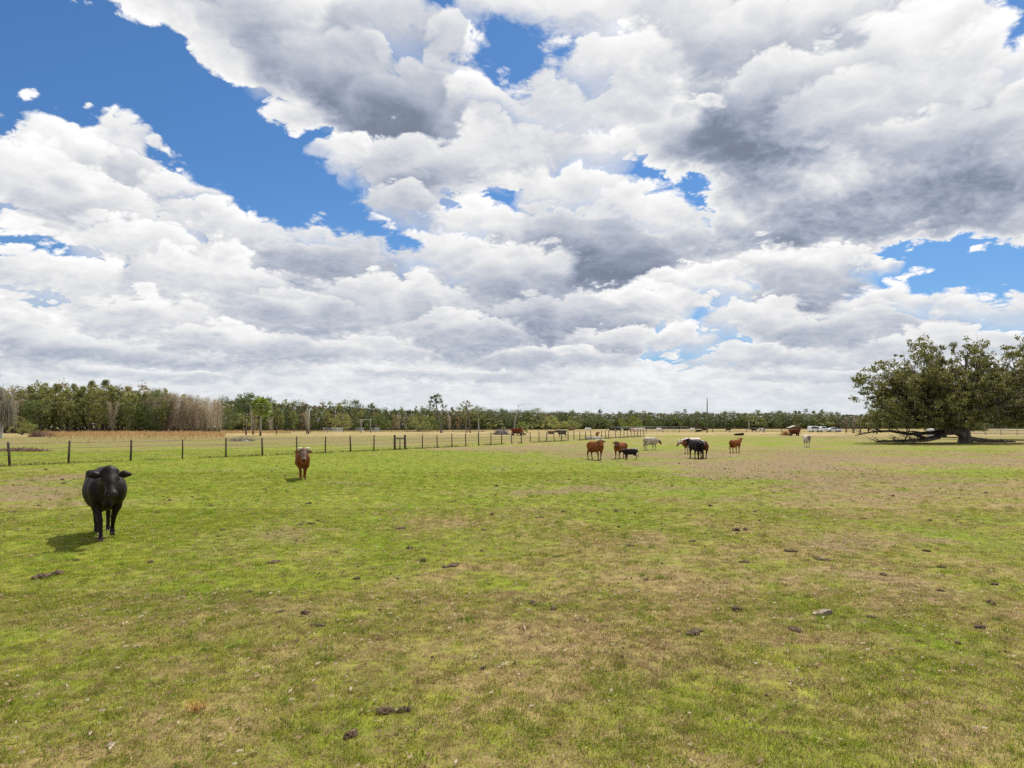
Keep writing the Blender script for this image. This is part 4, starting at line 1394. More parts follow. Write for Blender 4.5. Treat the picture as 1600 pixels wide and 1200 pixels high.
# half of an old tank lying in the straw as a trough
x, y = gx(1155, 142), 142
t = thing('trough', 'dark half round feed trough lying tilted in the straw', 'trough', (x, y, 0), R(12))
n = 12
V, F = [], []
for rr in (.44, .38):
    for X in (-.95, .95):
        for j in range(n + 1):
            a = math.pi + math.pi * j / n
            V.append((X if rr > .4 else X * .95, math.cos(a) * rr, .44 + math.sin(a) * rr))
m1 = n + 1
for j in range(n):
    F += [(j, j + 1, m1 + j + 1, m1 + j), (2 * m1 + j, 3 * m1 + j, 3 * m1 + j + 1, 2 * m1 + j + 1)]
for j in range(n - 1):
    for q in range(4):
        pass
F += [tuple(range(0, m1)), tuple(range(m1, 2 * m1))[::-1], (0, m1, 3 * m1, 2 * m1), (n, 2 * m1 + n, 3 * m1 + n, m1 + n)]
M['rubber'] = simple_mat('black_rubber', (0.014, 0.013, 0.012), (0.035, 0.032, 0.03), 5.0, 0.8)
MB().add(V, F).obj('tub', M['rubber'], t).rotation_euler = (0, R(-7), 0)
for s in (-1, 1):
    MB().box((s * .7, 0, .035), (.12, .7, .12)).obj('skid', M['post'], t)

# concrete water trough beside the herd's fence, and a pale tank behind the oak
g = thing('water_tank', 'pale grey water tank standing behind the oak trunk', 'tank', (gx(1457, 118), 118, 0))
MB().tube([(0, 0, 0), (0, 0, .05), (0, 0, 1.35), (0, 0, 1.5), (0, 0, 1.58)], [.85, .88, .88, .7, .25], 20).obj('tank_body', M['concrete'], g)
MB().tube([(0, 0, 1.56), (0, 0, 1.66)], [.26, .24], 12).obj('lid', M['rubber'], g)
for px, D, L, lab in ((927, 104, 2.4, 'pale concrete water trough by the fence gate near the horned cow'),):
    g = thing('water_trough', lab, 'trough', (gx(px, D), D, 0))
    for s in (-1, 1):
        MB().box((0, s * .35, .2), (L, .09, .4)).obj('side', M['concrete'], g)
        MB().box((s * (L / 2 - .045), 0, .198), (.09, .61, .396)).obj('end', M['concrete'], g)
    MB().box((0, 0, .04), (L - .2, .6, .07)).obj('bottom', M['concrete'], g)


def car(px, D, yaw, name, label, cat, paint, L, H, kind):
    root = thing(name, label, cat, (gx(px, D), D, 0), yaw)
    W = 1.85
    pm, N, out = mat_new(name + '_paint')
    b = bsdf(N, out, (*paint, 1), 0.3, spec=0.5)
    b.inputs['Coat Weight'].default_value = 0.6
    h = L / 2
    zb = .32
    if kind == 'suv':
        prof = [(-h, zb), (-h, .95), (-h + .1, 1.05), (-h + .22, H - .08), (-h + .5, H), (h - 1.9, H), (h - 1.25, 1.12), (h - .1, .98), (h, .8), (h, zb)]
        glass = [(-h + .42, 1.12), (-h + .5, H - .14), (h - 1.95, H - .14), (h - 1.5, 1.12)]
    elif kind == 'sedan':
        prof = [(-h, zb), (-h, .88), (-h + .1, .98), (-h + .75, 1.0), (-h + 1.35, H), (h - 2.2, H), (h - 1.35, .98), (h - .12, .86), (h, .7), (h, zb)]
        glass = [(-h + .95, 1.02), (-h + 1.42, H - .07), (h - 2.22, H - .07), (h - 1.6, 1.0)]
    else:
        prof = [(-h, .45), (-h, 1.08), (-.35, 1.08), (-.3, H - .05), (-.1, H), (1.0, H), (1.55, 1.12), (h - .08, 1.05), (h, .9), (h, .4)]
        glass = [(-.18, 1.14), (-.12, H - .12), (.95, H - .12), (1.32, 1.14)]
    body = MB().prism(prof, -W / 2, W / 2).obj('body', pm, root)
    bv = body.modifiers.new('round', 'BEVEL')
    bv.width = .07
    bv.segments = 2
    gm = M['carglass']
    for s in (-1, 1):
        MB().prism(glass, s * (W / 2 + .004) - .004, s * (W / 2 + .004) + .004).obj('side_window', gm, root)
    for X in (-h + .85, h - .9):
        for s in (-1, 1):
            wh = MB().tube([(X, s * (W / 2 - .2), .34), (X, s * (W / 2 + .02), .34)], .34, 16).obj('wheel', M['tyre'], root)
            MB().tube([(X, s * (W / 2 + .0205), .34), (X, s * (W / 2 + .035), .34)], .2, 12).obj('rim', M['galv'], wh)
    for s in (-1, 1):
        MB().box((h - .03, s * .68, .78), (.1, .32, .14)).obj('headlight', M['galv'], root)
        MB().box((-h + .03, s * .72, .85), (.1, .2, .22)).obj('tail_light', M['taillight'], root)
    return root


M['carglass'] = simple_mat('dark_car_glass', (0.012, 0.014, 0.017), (0.02, 0.022, 0.026), 1.0, 0.08, spec=0.6)
M['taillight'] = simple_mat('red_lens', (0.25, 0.01, 0.01), (0.3, 0.015, 0.012), 1.0, 0.25)
car(1274.5, 207, R(4), 'sport_utility_car', 'white boxy utility car parked beside the far fence', 'car', (.86, .87, .88), 4.5, 1.85, 'suv')
car(1303, 212, R(-3), 'sedan', 'silver low sedan parked in front of the white utility car', 'car', (.62, .65, .70), 4.7, 1.42, 'sedan')
car(1287, 222, R(184), 'pickup_truck', 'white pickup truck between the two other parked cars', 'truck', (.7, .71, .74), 5.2, 1.7, 'pickup')

# the far herd
FAR = [
    (918, 222, 85, (0.70, 0.68, 0.66), 'white cow far off by the pen, at the near end of the fence'), (956, 215, 95, (0.010, 0.009, 0.009), 'black cow far off, first of the distant black group'), (966, 212, -80, (0.012, 0.011, 0.011), 'black cow in the middle of the distant black group'),
    (978.5, 204, 80, (0.012, 0.010, 0.010), 'black cow far off, next to the pale cows'), (988, 214, 60, (0.62, 0.42, 0.36), 'pinkish cow far off beside the black group'), (995, 219, 100, (0.66, 0.56, 0.50), 'pale cow far off between two pinkish ones'), (1002, 216, 80, (0.70, 0.64, 0.60), 'white cow far off at the end of the pale group'),
    (1030, 216, 90, (0.72, 0.70, 0.68), 'white cow far off alone behind the pen rails'), (1081, 208, 30, (0.74, 0.72, 0.70), 'white cow far off facing the viewer near the utility pole'), (1091, 214, 85, (0.018, 0.016, 0.014), 'black cow lying far off left of the utility pole'), (1102, 217, -85, (0.02, 0.018, 0.016), 'black cow far off right beside the utility pole'),
    (1190, 196, 80, (0.015, 0.014, 0.014), 'black and white cow far off left of the feed wagon'), (1178, 202, -90, (0.02, 0.018, 0.016), 'dark cow far off between trough and feed wagon'), (893, 214, -70, (0.16, 0.07, 0.04), 'reddish cow far off left of the white cow'), (1138, 214, 90, (0.02, 0.018, 0.017), 'dark cow far off behind the tilted trough'),
    (933, 118, 5, (0.26, 0.085, 0.02), 'orange calf behind the fence gate, above the horned cow'), (878, 122, -85, (0.060, 0.045, 0.038), 'grey brown cow walking behind the long wire fence'), (861, 165, 90, (0.10, 0.04, 0.02), 'brown cow lying in the straw behind the long wire fence'),
]
cow_protos = []
for pz in (dict(head_drop=0.05, steps=(.05, -.05, .04, -.06)), dict(head_drop=0.75, head_fwd=.12, steps=(.12, -.05, .04, -.08)), dict(head_drop=-0.02, head_yaw=R(35), steps=(-.03, .06, .1, -.04))):
    parts, info = cow_parts(fat=.95, **pz)
    V, F = surface_nets(cow_field(parts), (-1.08, -.6, -.03), (1.6, .9, 1.7), .045)
    cow_protos.append((V, F))
for i, (px, D, turn, colr, lab) in enumerate(FAR):
    V, F = cow_protos[i % 3 if D > 150 else 2 * (i % 2)]
    lying = 'lying' in lab
    x = gx(px, D)
    mat = hide_mat('far_hide', colr, patch=(.7, .68, .66) if 'black and white' in lab else None, patch_amt=.5)
    calf = 'calf' in lab
    root = thing('calf' if calf else 'far_cow', lab, 'calf' if calf else 'cow', (x, D, -.52 if lying else 0), face_yaw(x, D, turn), 'cattle grazing far off')
    root.scale = (.95, .95, .95) if not calf else (.72, .72, .72)
    link('body', new_mesh('far_cow_body', V, F, mat, True), root)

# dung pats, clods and small finds on the near pasture
def pat(name, label, cat, px, py, w, h, seed, mat, lumps=3, group=None, flat=1.0):
    r = np.random.default_rng(seed)
    x, y = gp(px, py)
    root = None
    V, F, n0 = [], [], 0
    Vs, Ts = [], []
    for k in range(lumps):
        bm = bmesh.new()
        bmesh.ops.create_icosphere(bm, subdivisions=3, radius=1.0)
        s = r.uniform(.35, .8) if k else .85
        off = (r.normal(0, .42) * w, r.normal(0, .25) * w) if k else (0, 0)
        P = np.array([v.co for v in bm.verts])
        nz = fbm(P[:, 0] * 2.2 + seed, P[:, 1] * 2.2 + P[:, 2] * 1.7 + k, 3, seed)
        rad = 1 + .55 * nz + .16 * fbm(P[:, 0] * 7 + seed, P[:, 1] * 7 + P[:, 2] * 5, 2, seed + 5)
        P = P * rad[:, None] * np.array([w * .5 * s, w * .42 * s, h * s])
        P[:, 2] = np.where(P[:, 2] < 0, P[:, 2] * .25, P[:, 2])
        P += np.array([off[0], off[1], 0])
        T = np.array([[v.index for v in f.verts] for f in bm.faces])
        bm.free()
        Vs.append(P)
        Ts.append(T + n0)
        n0 += len(P)
    me = new_mesh(name, np.concatenate(Vs), np.concatenate(Ts), mat, False)
    o = link(name, me, None, (x, y, gz(x, y) + .005), r.uniform(0, 6.28))
    tag(o, label, cat, group)
    return o


BIG = [
    (597, 1117, .15, .055, 'dark dung pat lying closest of all, left of its round twin'), (627, 1115, .10, .055, 'small round dung clod touching the closest dung pat'), (545, 1153, .10, .05, 'dark round dung clod nearest the bottom edge'),
    (68, 903, .34, .09, 'black peaked dung pile in front of the black cow'), (430, 877, .28, .05, 'flat brown dung pat on dry grass right of the black cow'), (662, 877, .14, .07, 'upright dark clod beside a flat grey pat'), (708, 884, .30, .03, 'flat grey dung pat mid pasture'),
    (1148, 955, .16, .07, 'dark twin clods left of the weathered wood slab'), (628, 826, .26, .06, 'dark heap of clods on the green grass mid pasture'), (832, 943, .18, .05, 'dark crumbled dung pat mid pasture'), (866, 954, .13, .04, 'small dark clod right of the crumbled dung pat'),
    (1083, 991, .22, .04, 'brown flat pat below the twin clods'), (1235, 862, .34, .05, 'long dark dung smear on the right pasture'), (1280, 875, .26, .05, 'dark flat pat right of the long smear'), (1152, 830, .22, .09, 'dark pat with a raised end on the right pasture'), (1551, 947, .12, .05, 'small black clod near the right frame edge'),
    (1533, 985, .13, .05, 'grey clod below the black clod near the right frame edge'), (1082, 848, .16, .05, 'dark clod left of the long smear'),
]
for i, (px, py, w, h, lab) in enumerate(BIG):
    pat('dung_pat', lab, 'dung', px, py, w * .74, h * .75, 40 + i, M['dung'], 3 + i % 3, 'dung pats on the pasture')
SMALL = [(348, 829), (470, 820), (484, 819), (870, 868), (905, 862), (722, 771), (711, 761), (680, 744), (640, 760), (606, 733), (540, 738), (513, 760), (480, 787), (448, 766), (413, 764), (625, 720), (660, 727), (735, 775), (838, 810), (846, 809), (880, 800), (950, 768), (935, 801), (712, 782), (797, 783), (756, 827), (694, 851), (640, 856), (752, 860),
         (982, 852), (1000, 745), (1050, 760), (1110, 790), (1075, 805), (1180, 800), (1210, 770), (1300, 790), (1350, 810), (1395, 775), (1430, 760), (1470, 888), (1500, 808), (1540, 770), (1380, 900), (1450, 862), (1552, 915), (1010, 905), (560, 905), (390, 925), (440, 955), (476, 960), (500, 978), (236, 880), (120, 877), (290, 770), (330, 790), (245, 800), (20, 800), (60, 790), (100, 756), (1470, 925), (1360, 965), (1165, 880), (1240, 985)]
pat_meshes = []
for k in range(6):
    o = pat('dung_pat', '', '', 800, 2000, .22, .05 + .012 * (k % 3), 90 + k, M['dung'], 2 + k % 2)
    pat_meshes.append(o.data)
    bpy.data.objects.remove(o)
for i, (px, py) in enumerate(SMALL):
    x, y = gp(px, py)
    s = random.uniform(.36, .75)
    o = link('dung_pat', pat_meshes[i % 6], None, (x, y, gz(x, y) + .005), random.uniform(0, 6.28), (s, s, s * random.uniform(.6, 1.2)))
    tag(o, 'small dark dung clod scattered on the mid pasture', 'dung', 'small dung clods')

# weathered slab of wood
x, y = gp(1285, 960)
s = thing('wood_slab', 'weathered grey slab of a tree stump level with the grass', 'stump', (x, y, gz(x, y)), R(8))
mb = MB()
n = 18
r = np.random.default_rng(5)
rad = [.105 * (1 + .25 * math.sin(2 * a + 1) + r.normal(0, .06)) for a in np.linspace(0, 2 * math.pi, n, endpoint=False)]
for (z, q, nm, mt) in ((0, 1, 'side', 'bark'),):
    V = [(math.cos(2 * math.pi * j / n) * rad[j] * 1.1, math.sin(2 * math.pi * j / n) * rad[j] * .8, -.05) for j in range(n)] + [(math.cos(2 * math.pi * j / n) * rad[j], math.sin(2 * math.pi * j / n) * rad[j] * .72, (.035 + .02 * math.sin(2 * math.pi * j / n + 2) + r.normal(0, .010))) for j in range(n)]
    MB().add(V, [(j, (j + 1) % n, n + (j + 1) % n, n + j) for j in range(n)]).obj('bark_ring', M['bark'], s)
    MB().add([(x_ * .99, y_ * .99, z_ + .002) for x_, y_, z_ in V[n:]], [tuple(range(n))]).obj('cut_face', M['deadwood'], s)

# tuft of orange dead grass
x, y = gp(308, 1112)
tf = thing('grass_clump', 'small rust orange tuft of dead grass in the foreground', 'grass tuft', (x, y, gz(x, y)))
V, F = blade_tuft(900, 90, .085, .0035, .07, 1.1)
M['orangegrass'] = simple_mat('orange_dead_grass', (0.36, 0.15, 0.035), (0.50, 0.27, 0.08), 30.0, 0.9)
link('blades', new_mesh('blades', V, F, M['orangegrass']), tf)['kind'] = 'stuff'

# ------------------------------------------------------------------ trees
def cards(C, size, r, flat=0.0, aspect=0.62):
    """leaf-shaped faces (diamonds) at centres C with random turn; flat > 0 lays them more level"""
    n = len(C)
    size = np.broadcast_to(size, (n,))
    d = r.normal(size=(n, 3))
    d[:, 2] *= (1 - 0.5 * flat)
    d /= np.linalg.norm(d, axis=1)[:, None]
    e = r.normal(size=(n, 3))
    e -= (e * d).sum(1)[:, None] * d
    e /= np.linalg.norm(e, axis=1)[:, None]
    a = d * (size * 0.5)[:, None]
    b = e * (size * 0.5 * aspect)[:, None]
    V = np.stack([C - a, C + b * 1.0 - a * .1, C + a, C - b - a * .1], 1).reshape(-1, 3)
    F = np.arange(4 * n).reshape(n, 4)
    return V, F, r.random(n)


def twigs(A, B, w, r):
    """thin blades from A to B (bare twigs)"""
    n = len(A)
    d = B - A
    e = np.cross(d, r.normal(size=(n, 3)))
    e /= np.linalg.norm(e, axis=1)[:, None] + 1e-9
    w = np.broadcast_to(w, (n,))[:, None] * 0.5
    V = np.stack([A - e * w, A + e * w, B], 1).reshape(-1, 3)
    F = np.arange(3 * n).reshape(n, 3)
    return V, F


def clump_points(centers, radii, per, r, squash=0.75):
    P = []
    for c, rad in zip(centers, radii):
        q = r.normal(size=(per, 3))
        q /= np.linalg.norm(q, axis=1)[:, None]
        q *= (r.random((per, 1)) ** 0.45) * rad
        q[:, 2] *= squash
        P.append(q + c)
    return np.concatenate(P)


def trunk_mesh(name, paths, mat):
    mb = MB()
    for P, rad, k in paths:
        mb.tube(P, rad, k, False)
    return mb.mesh(name, mat, True)


def make_broadleaf(seed, h, w, base, mat, nclump=34, per=34, leaf=.42, top=.5, trunk_r=.14, twigmat=None, ntwig=0, barkmat='bark'):
    """upright woodland tree: envelope widest at 'top' of the crown's height"""
    r = np.random.default_rng(seed)
    C, Rd = [], []
    for i in range(nclump):
        t = r.uniform(0, 1)
        z = base + (h - base) * t
        env = (np.sin(np.pi * np.clip(t ** (np.log(.5) / np.log(top)), .03, .97)) ** .7) * w / 2
        a, q = r.uniform(0, 6.28), math.sqrt(r.uniform(0.05, 1))
        C.append((math.cos(a) * env * q, math.sin(a) * env * q, z))
        Rd.append(r.uniform(.55, 1.05) * w * .2)
    C = np.array(C)
    P = clump_points(C, Rd, per, r, .85)
    P = P[P[:, 2] > 0.3]
    V, F, rnd = cards(P, r.uniform(.6, 1.25, len(P)) * leaf, r)
    crown = new_mesh('crown', V, F, mat, False, {'rnd': ('FACE', rnd)})
    lean = r.normal(0, .25, 2)
    paths = [([(0, 0, -.3), (lean[0] * .3, lean[1] * .3, h * .45), (lean[0], lean[1], h * .93)], [trunk_r, trunk_r * .7, trunk_r * .12], 6)]
    for i in range(10):
        c = C[r.integers(len(C))]
        z0 = max(base * .6, c[2] - r.uniform(.8, 2.0))
        paths.append(([(lean[0] * z0 / h, lean[1] * z0 / h, z0), (c[0] * .5, c[1] * .5, (z0 + c[2]) / 2 + .15), tuple(c)], [trunk_r * .4, trunk_r * .28, .015], 4))
    tr = trunk_mesh('trunk', paths, M[barkmat])
    return dict(trunk=tr, crown=crown, h=h)


def make_bare(seed, h, w, mat, n=900, trunk_r=.11, base=.12, leafmat=None, nleaf=0):
    """leafless tree: many fine rising twigs from a few stems"""
    r = np.random.default_rng(seed)
    paths, A, B = [], [], []
    stems = r.integers(3, 6)
    tips = []
    for i in range(stems):
        a = r.uniform(0, 6.28)
        q = r.uniform(.15, .42) * w
        pts = [np.array((0, 0, -.2)), np.array((math.cos(a) * q * .25, math.sin(a) * q * .25, h * .3)), np.array((math.cos(a) * q * .7, math.sin(a) * q * .7, h * .65)), np.array((math.cos(a) * q, math.sin(a) * q, h * r.uniform(.88, 1.0)))]
        paths.append((pts, [trunk_r, trunk_r * .7, trunk_r * .4, .01], 5))
        for k in range(n // stems):
            t = r.uniform(base, 1)
            j = min(int(t * 3), 2)
            p = pts[j] + (pts[j + 1] - pts[j]) * (t * 3 - j)
            d = np.array((r.normal(), r.normal(), abs(r.normal(.9, .5))))
            d /= np.linalg.norm(d)
            L = r.uniform(.1, .30) * w * (1.15 - .5 * t)
            p2 = p + d * r.uniform(0, .9) * L
            A.append(p2)
            d2 = d + r.normal(size=3) * .55 + np.array((0, 0, .25))
            d2 /= np.linalg.norm(d2)
            B.append(p2 + d2 * r.uniform(.35, 1.0))
    V, F = twigs(np.array(A), np.array(B), .055, r)
    Fs = [F]
    rnd = r.random(len(F))
    me = new_mesh('crown', V, Fs, mat, False, {'rnd': ('FACE', rnd)})
    return dict(trunk=trunk_mesh('trunk', paths, mat), crown=me, h=h)


def make_pine(seed, h, w, mat, barkmat='bark', base=.6):
    r = np.random.default_rng(seed)
    C, Rd, paths = [], [], []
    lean = r.normal(0, .3, 2)
    paths.append(([(0, 0, -.3), (lean[0] * .5, lean[1] * .5, h * .5), (lean[0], lean[1], h)], [.19, .14, .05], 7))
    for i in range(26):
        t = base + (1 - base) * r.uniform(0, 1)
        a = r.uniform(0, 6.28)
        L = w / 2 * (1.1 - .75 * (t - base) / (1 - base)) * r.uniform(.4, 1.0)
        c = np.array((lean[0] * t + math.cos(a) * L, lean[1] * t + math.sin(a) * L, h * t + r.uniform(0, .5)))
        C.append(c)
        Rd.append(r.uniform(.35, .75))
        paths.append(([(lean[0] * t, lean[1] * t, h * t - .3), tuple(c)], [.05, .012], 4))
    P = clump_points(np.array(C), Rd, 46, r, .6)
    V, F, rnd = cards(P, r.uniform(.22, .5, len(P)), r, 0, .4)
    return dict(trunk=trunk_mesh('trunk', paths, M[barkmat]), crown=new_mesh('crown', V, F, mat, False, {'rnd': ('FACE', rnd)}), h=h)


def make_shrub(seed, h, w, mat, nclump=40, per=34, leaf=.34):
    r = np.random.default_rng(seed)
    C, Rd = [], []
    for i in range(nclump):
        a, q, t = r.uniform(0, 6.28), math.sqrt(r.random()), r.random()
        z = h * (.10 + .82 * t * math.sqrt(max(0.02, 1 - (q * .92) ** 2)))
        C.append((math.cos(a) * q * w * .46, math.sin(a) * q * w * .46, z))
        Rd.append(r.uniform(.5, 1) * w * .13)
    P = clump_points(np.array(C), Rd, per, r, .85)
    P = P[P[:, 2] > .05]
    V, F, rnd = cards(P, r.uniform(.6, 1.3, len(P)) * leaf, r)
    paths = [([(0, 0, -.2), (c[0] * .4, c[1] * .4, c[2] * .5), tuple(c)], [.08, .05, .012], 4) for c in C[:9]]
    return dict(trunk=trunk_mesh('trunk', paths, M['bark']), crown=new_mesh('crown', V, F, mat, False, {'rnd': ('FACE', rnd)}), h=h)


LM = {
    'olive': leaf_mat('olive_leaves', [(0.068, 0.08, 0.034), (0.128, 0.142, 0.05), (0.216, 0.225, 0.078), (0.324, 0.304, 0.12)]),
    'yellow': leaf_mat('yellow_olive_leaves', [(0.102, 0.111, 0.039), (0.18, 0.189, 0.061), (0.288, 0.273, 0.094), (0.396, 0.351, 0.154)]),
    'dark': leaf_mat('dark_evergreen_leaves', [(0.029, 0.049, 0.019), (0.064, 0.091, 0.031), (0.119, 0.148, 0.044), (0.202, 0.217, 0.066)]),
    'russet': leaf_mat('russet_leaves', [(0.121, 0.074, 0.043), (0.216, 0.135, 0.074), (0.284, 0.196, 0.108), (0.216, 0.189, 0.095)]),
    'grey': leaf_mat('grey_twig_haze', [(0.264, 0.206, 0.162), (0.369, 0.309, 0.244), (0.491, 0.411, 0.324), (0.421, 0.377, 0.259)], .15),
    'greyred': leaf_mat('grey_red_twig_haze', [(0.202, 0.147, 0.119), (0.296, 0.225, 0.178), (0.389, 0.31, 0.245), (0.31, 0.265, 0.194)], .15),
    'pine': leaf_mat('pine_needles', [(0.036, 0.062, 0.024), (0.078, 0.119, 0.038), (0.138, 0.19, 0.058)], .25),
    'lime': leaf_mat('lime_leaves', [(.09, .12, .02), (.15, .18, .03), (.23, .24, .05)], .4),
    'palm': leaf_mat('palm_fronds', [(0.06, 0.1, 0.015), (0.13, 0.19, 0.025), (0.22, 0.27, 0.045), (0.32, 0.33, 0.09)], .3, .45),
    'oak': leaf_mat('live_oak_leaves', [(0.035, 0.043, 0.017), (0.075, 0.086, 0.028), (0.127, 0.136, 0.044), (0.2, 0.181, 0.065), (0.307, 0.253, 0.109)], .32, .5),
    'moss': leaf_mat('hanging_moss', [(.16, .15, .13), (.24, .22, .19), (.31, .29, .25)], .25, .9),
    'red': leaf_mat('red_leaves', [(.10, .012, .012), (.20, .03, .02), (.28, .06, .03)], .4),
}

PROTO = {
    'olive': [make_broadleaf(500 + i, 11 + .6 * i, 3.2 + .5 * (i % 3), 2.4, LM['olive'], 44, 34, .36, .62) for i in range(4)],
    'yellow': [make_broadleaf(520 + i, 11, 3.0 + .5 * i, 2.6, LM['yellow'], 42, 32, .36, .62) for i in range(4)],
    'dark': [make_broadleaf(540 + i, 9.5, 5.2 + .9 * i, .6, LM['dark'], 56, 34, .36, .42 + .05 * i) for i in range(6)],
    'russet': [make_broadleaf(560 + i, 9, 5.0, 1.4, LM['russet'], 36, 26, .32, .55) for i in range(3)],
    'grey': [make_bare(580 + i, 9.5, 5.6, LM['grey'], 1500) for i in range(3)],
    'greyred': [make_bare(590 + i, 9.5, 5.6, LM['greyred'], 1500) for i in range(3)],
    'pine': [make_pine(600 + i, 13, 4.6, LM['pine'], base=.55 + .07 * i) for i in range(3)],
    'shrub': [make_shrub(620 + i, 4.6, 6.4, LM['dark']) for i in range(3)],
    'oshrub': [make_shrub(640 + i, 4.4, 6.0, LM['olive']) for i in range(3)],
    'yshrub': [make_shrub(660 + i, 4.2, 5.2, LM['yellow'], leaf=.26) for i in range(3)],
    'lshrub': [make_shrub(670, 4.6, 8.0, LM['lime'])],
}
KIND = {
    'olive': ('woodland_tree', 'tall slim olive green tree in the {}'), 'yellow': ('woodland_tree', 'yellowish green tree in the {}'), 'dark': ('evergreen_tree', 'dark evergreen broadleaf tree in the {}'),
    'russet': ('woodland_tree', 'russet budding tree in the {}'), 'grey': ('bare_tree', 'leafless grey tree in the {}'), 'greyred': ('bare_tree', 'leafless reddish grey tree in the {}'), 'pine': ('pine_tree', 'pine with high crown in the {}'),
    'shrub': ('evergreen_bush', 'dark rounded bush at the foot of the {}'), 'oshrub': ('olive_bush', 'olive green bush at the foot of the {}'), 'yshrub': ('pale_bush', 'pale yellowish bush at the foot of the {}'), 'lshrub': ('lime_bush', 'bright lime green rounded tree in front of the {}'),
}


def plant(kind, px, D, h, where, label=None, wide=1.0, name=None, cat=None, group=None):
    ps = PROTO[kind]
    p = ps[random.randrange(len(ps))]
    nm, lab = KIND[kind]
    s = h / p['h']
    root = thing(name or nm, label or lab.format(where), cat or ('bush' if 'bush' in nm else 'tree'), (gx(px, D), D, 0), random.uniform(0, 6.28), group or (None if label else 'trees and bushes of the ' + where))
    root.scale = (s * wide * random.uniform(.9, 1.12), s * wide * random.uniform(.9, 1.12), s)
    link('trunk', p['trunk'], root)
    link('crown', p['crown'], root)
    return root


# skyline of the woods: (px, top row, depth)
SKYLINE = [(-120, 612, 186), (0, 612, 186), (30, 603, 186), (70, 597, 188), (130, 598, 190), (190, 601, 192), (230, 607, 194), (270, 613, 196), (300, 617, 198), (345, 624, 200),
           (346, 619, 262), (400, 617, 262), (450, 627, 262), (500, 627, 265), (550, 629, 268), (600, 636, 280), (640, 637, 285), (680, 637, 290), (720, 637, 295), (760, 640, 310), (800, 642, 318), (850, 642, 335), (900, 642, 350), (950, 645, 365),
           (1000, 642, 375), (1050, 644, 380), (1100, 643, 385), (1150, 643, 385), (1200, 643, 385), (1250, 643, 385), (1300, 646, 385), (1340, 646, 385), (1700, 648, 380)]
SX, ST, SD = map(np.array, zip(*SKYLINE))


def sky_h(px, D):
    return CAM_H + (HOR - np.interp(px, SX, ST)) / FPX * D


def choose(w):
    k = list(w)
    return random.choices(k, [w[i] for i in k])[0]


W1, W2, W3, W4 = 'woodland beyond the sand track', 'grey bare wood by the red grass', 'middle woods behind the palm', 'far treeline behind the herd'
# left wood, rows from back to front
for row, (off, hs) in enumerate(((16, 1.0), (7, .97), (0, .90), (-5, .66))):
    px = -60 + 4 * row
    while px < 262:
        D = float(np.interp(px, SX, SD)) + off + random.uniform(-2.5, 2.5)
        h = sky_h(px, D) * hs * random.uniform(.84, 1.07)
        kd = choose({'olive': 6, 'yellow': 4, 'dark': 1.0, 'grey': .7, 'russet': .3}) if px > 22 else choose({'greyred': 2, 'russet': 2, 'yellow': 2})
        if row == 3:
            kd = choose({'dark': 2.5, 'grey': 1.5, 'olive': 3})
        plant(kd, px, D, h, W1)
        px += random.uniform(7, 11.5) * (1.0 if row < 3 else 1.5)
for row, (off, hs) in enumerate(((10, 1.0), (3, .98), (-3, .9))):
    px = 232 + 5 * row
    while px < 347 - 4 * row:
        D = float(np.interp(px, SX, SD)) + off + random.uniform(-2, 2)
        h = sky_h(px, D) * hs * random.uniform(.85, 1.05)
        plant(choose({'grey': 4, 'greyred': 3, 'yellow': .4}), px, D, h, W2)
        px += random.uniform(7, 11)
# middle woods
for row, (off, hs) in enumerate(((14, 1.0), (5, .95), (-4, .72))):
    px = 338 + 5 * row
    while px < 735:
        D = float(np.interp(px, SX, SD)) if px > 346 else 262
        D += off + random.uniform(-3, 3)
        h = sky_h(px, D) * hs * random.uniform(.82, 1.06)
        kd = choose({'olive': 4, 'dark': 3, 'yellow': 2, 'pine': 1.2, 'russet': .8}) if row < 2 else choose({'oshrub': 2, 'yellow': 2, 'grey': 1.4, 'russet': 1.2, 'dark': 2.2})
        plant(kd, px, D, h, W3)
        px += random.uniform(9, 15)
# far treeline
for row, (off, hs) in enumerate(((18, 1.0), (6, .97), (-4, .8))):
    px = 728 + 5 * row
    while px < 1640:
        if px > 1420 and row == 1:
            break
        D = float(np.interp(px, SX, SD)) + off + random.uniform(-4, 4)
        h = sky_h(px, D) * hs * random.uniform(.76, 1.10)
        kd = choose({'dark': 4, 'pine': .9, 'olive': 1.6, 'oshrub': 1.2, 'russet': .5}) if row < 2 else choose({'dark': 4, 'greyred': 1.0, 'shrub': 2, 'oshrub': 1.2})
        if kd == 'pine':
            h *= 1.08
        plant(kd, px, D, h, W4, wide=1.0 if kd in ('pine', 'shrub') else 1.4)
        px += random.uniform(8, 13) * (1.0 if px < 1420 else 1.6)


# the wood's dim inside, one mass of stems and brush that no one could count
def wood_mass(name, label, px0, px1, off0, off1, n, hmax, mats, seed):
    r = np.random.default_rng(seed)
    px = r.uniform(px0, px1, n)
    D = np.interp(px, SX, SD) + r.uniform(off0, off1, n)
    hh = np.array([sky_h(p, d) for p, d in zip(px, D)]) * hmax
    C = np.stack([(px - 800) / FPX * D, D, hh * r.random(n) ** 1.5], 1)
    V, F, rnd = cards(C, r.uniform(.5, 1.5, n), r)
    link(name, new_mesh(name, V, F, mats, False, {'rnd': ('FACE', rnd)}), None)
    tag(bpy.data.objects[-1] if False else COL.objects[-1], label, None, None, 'stuff')


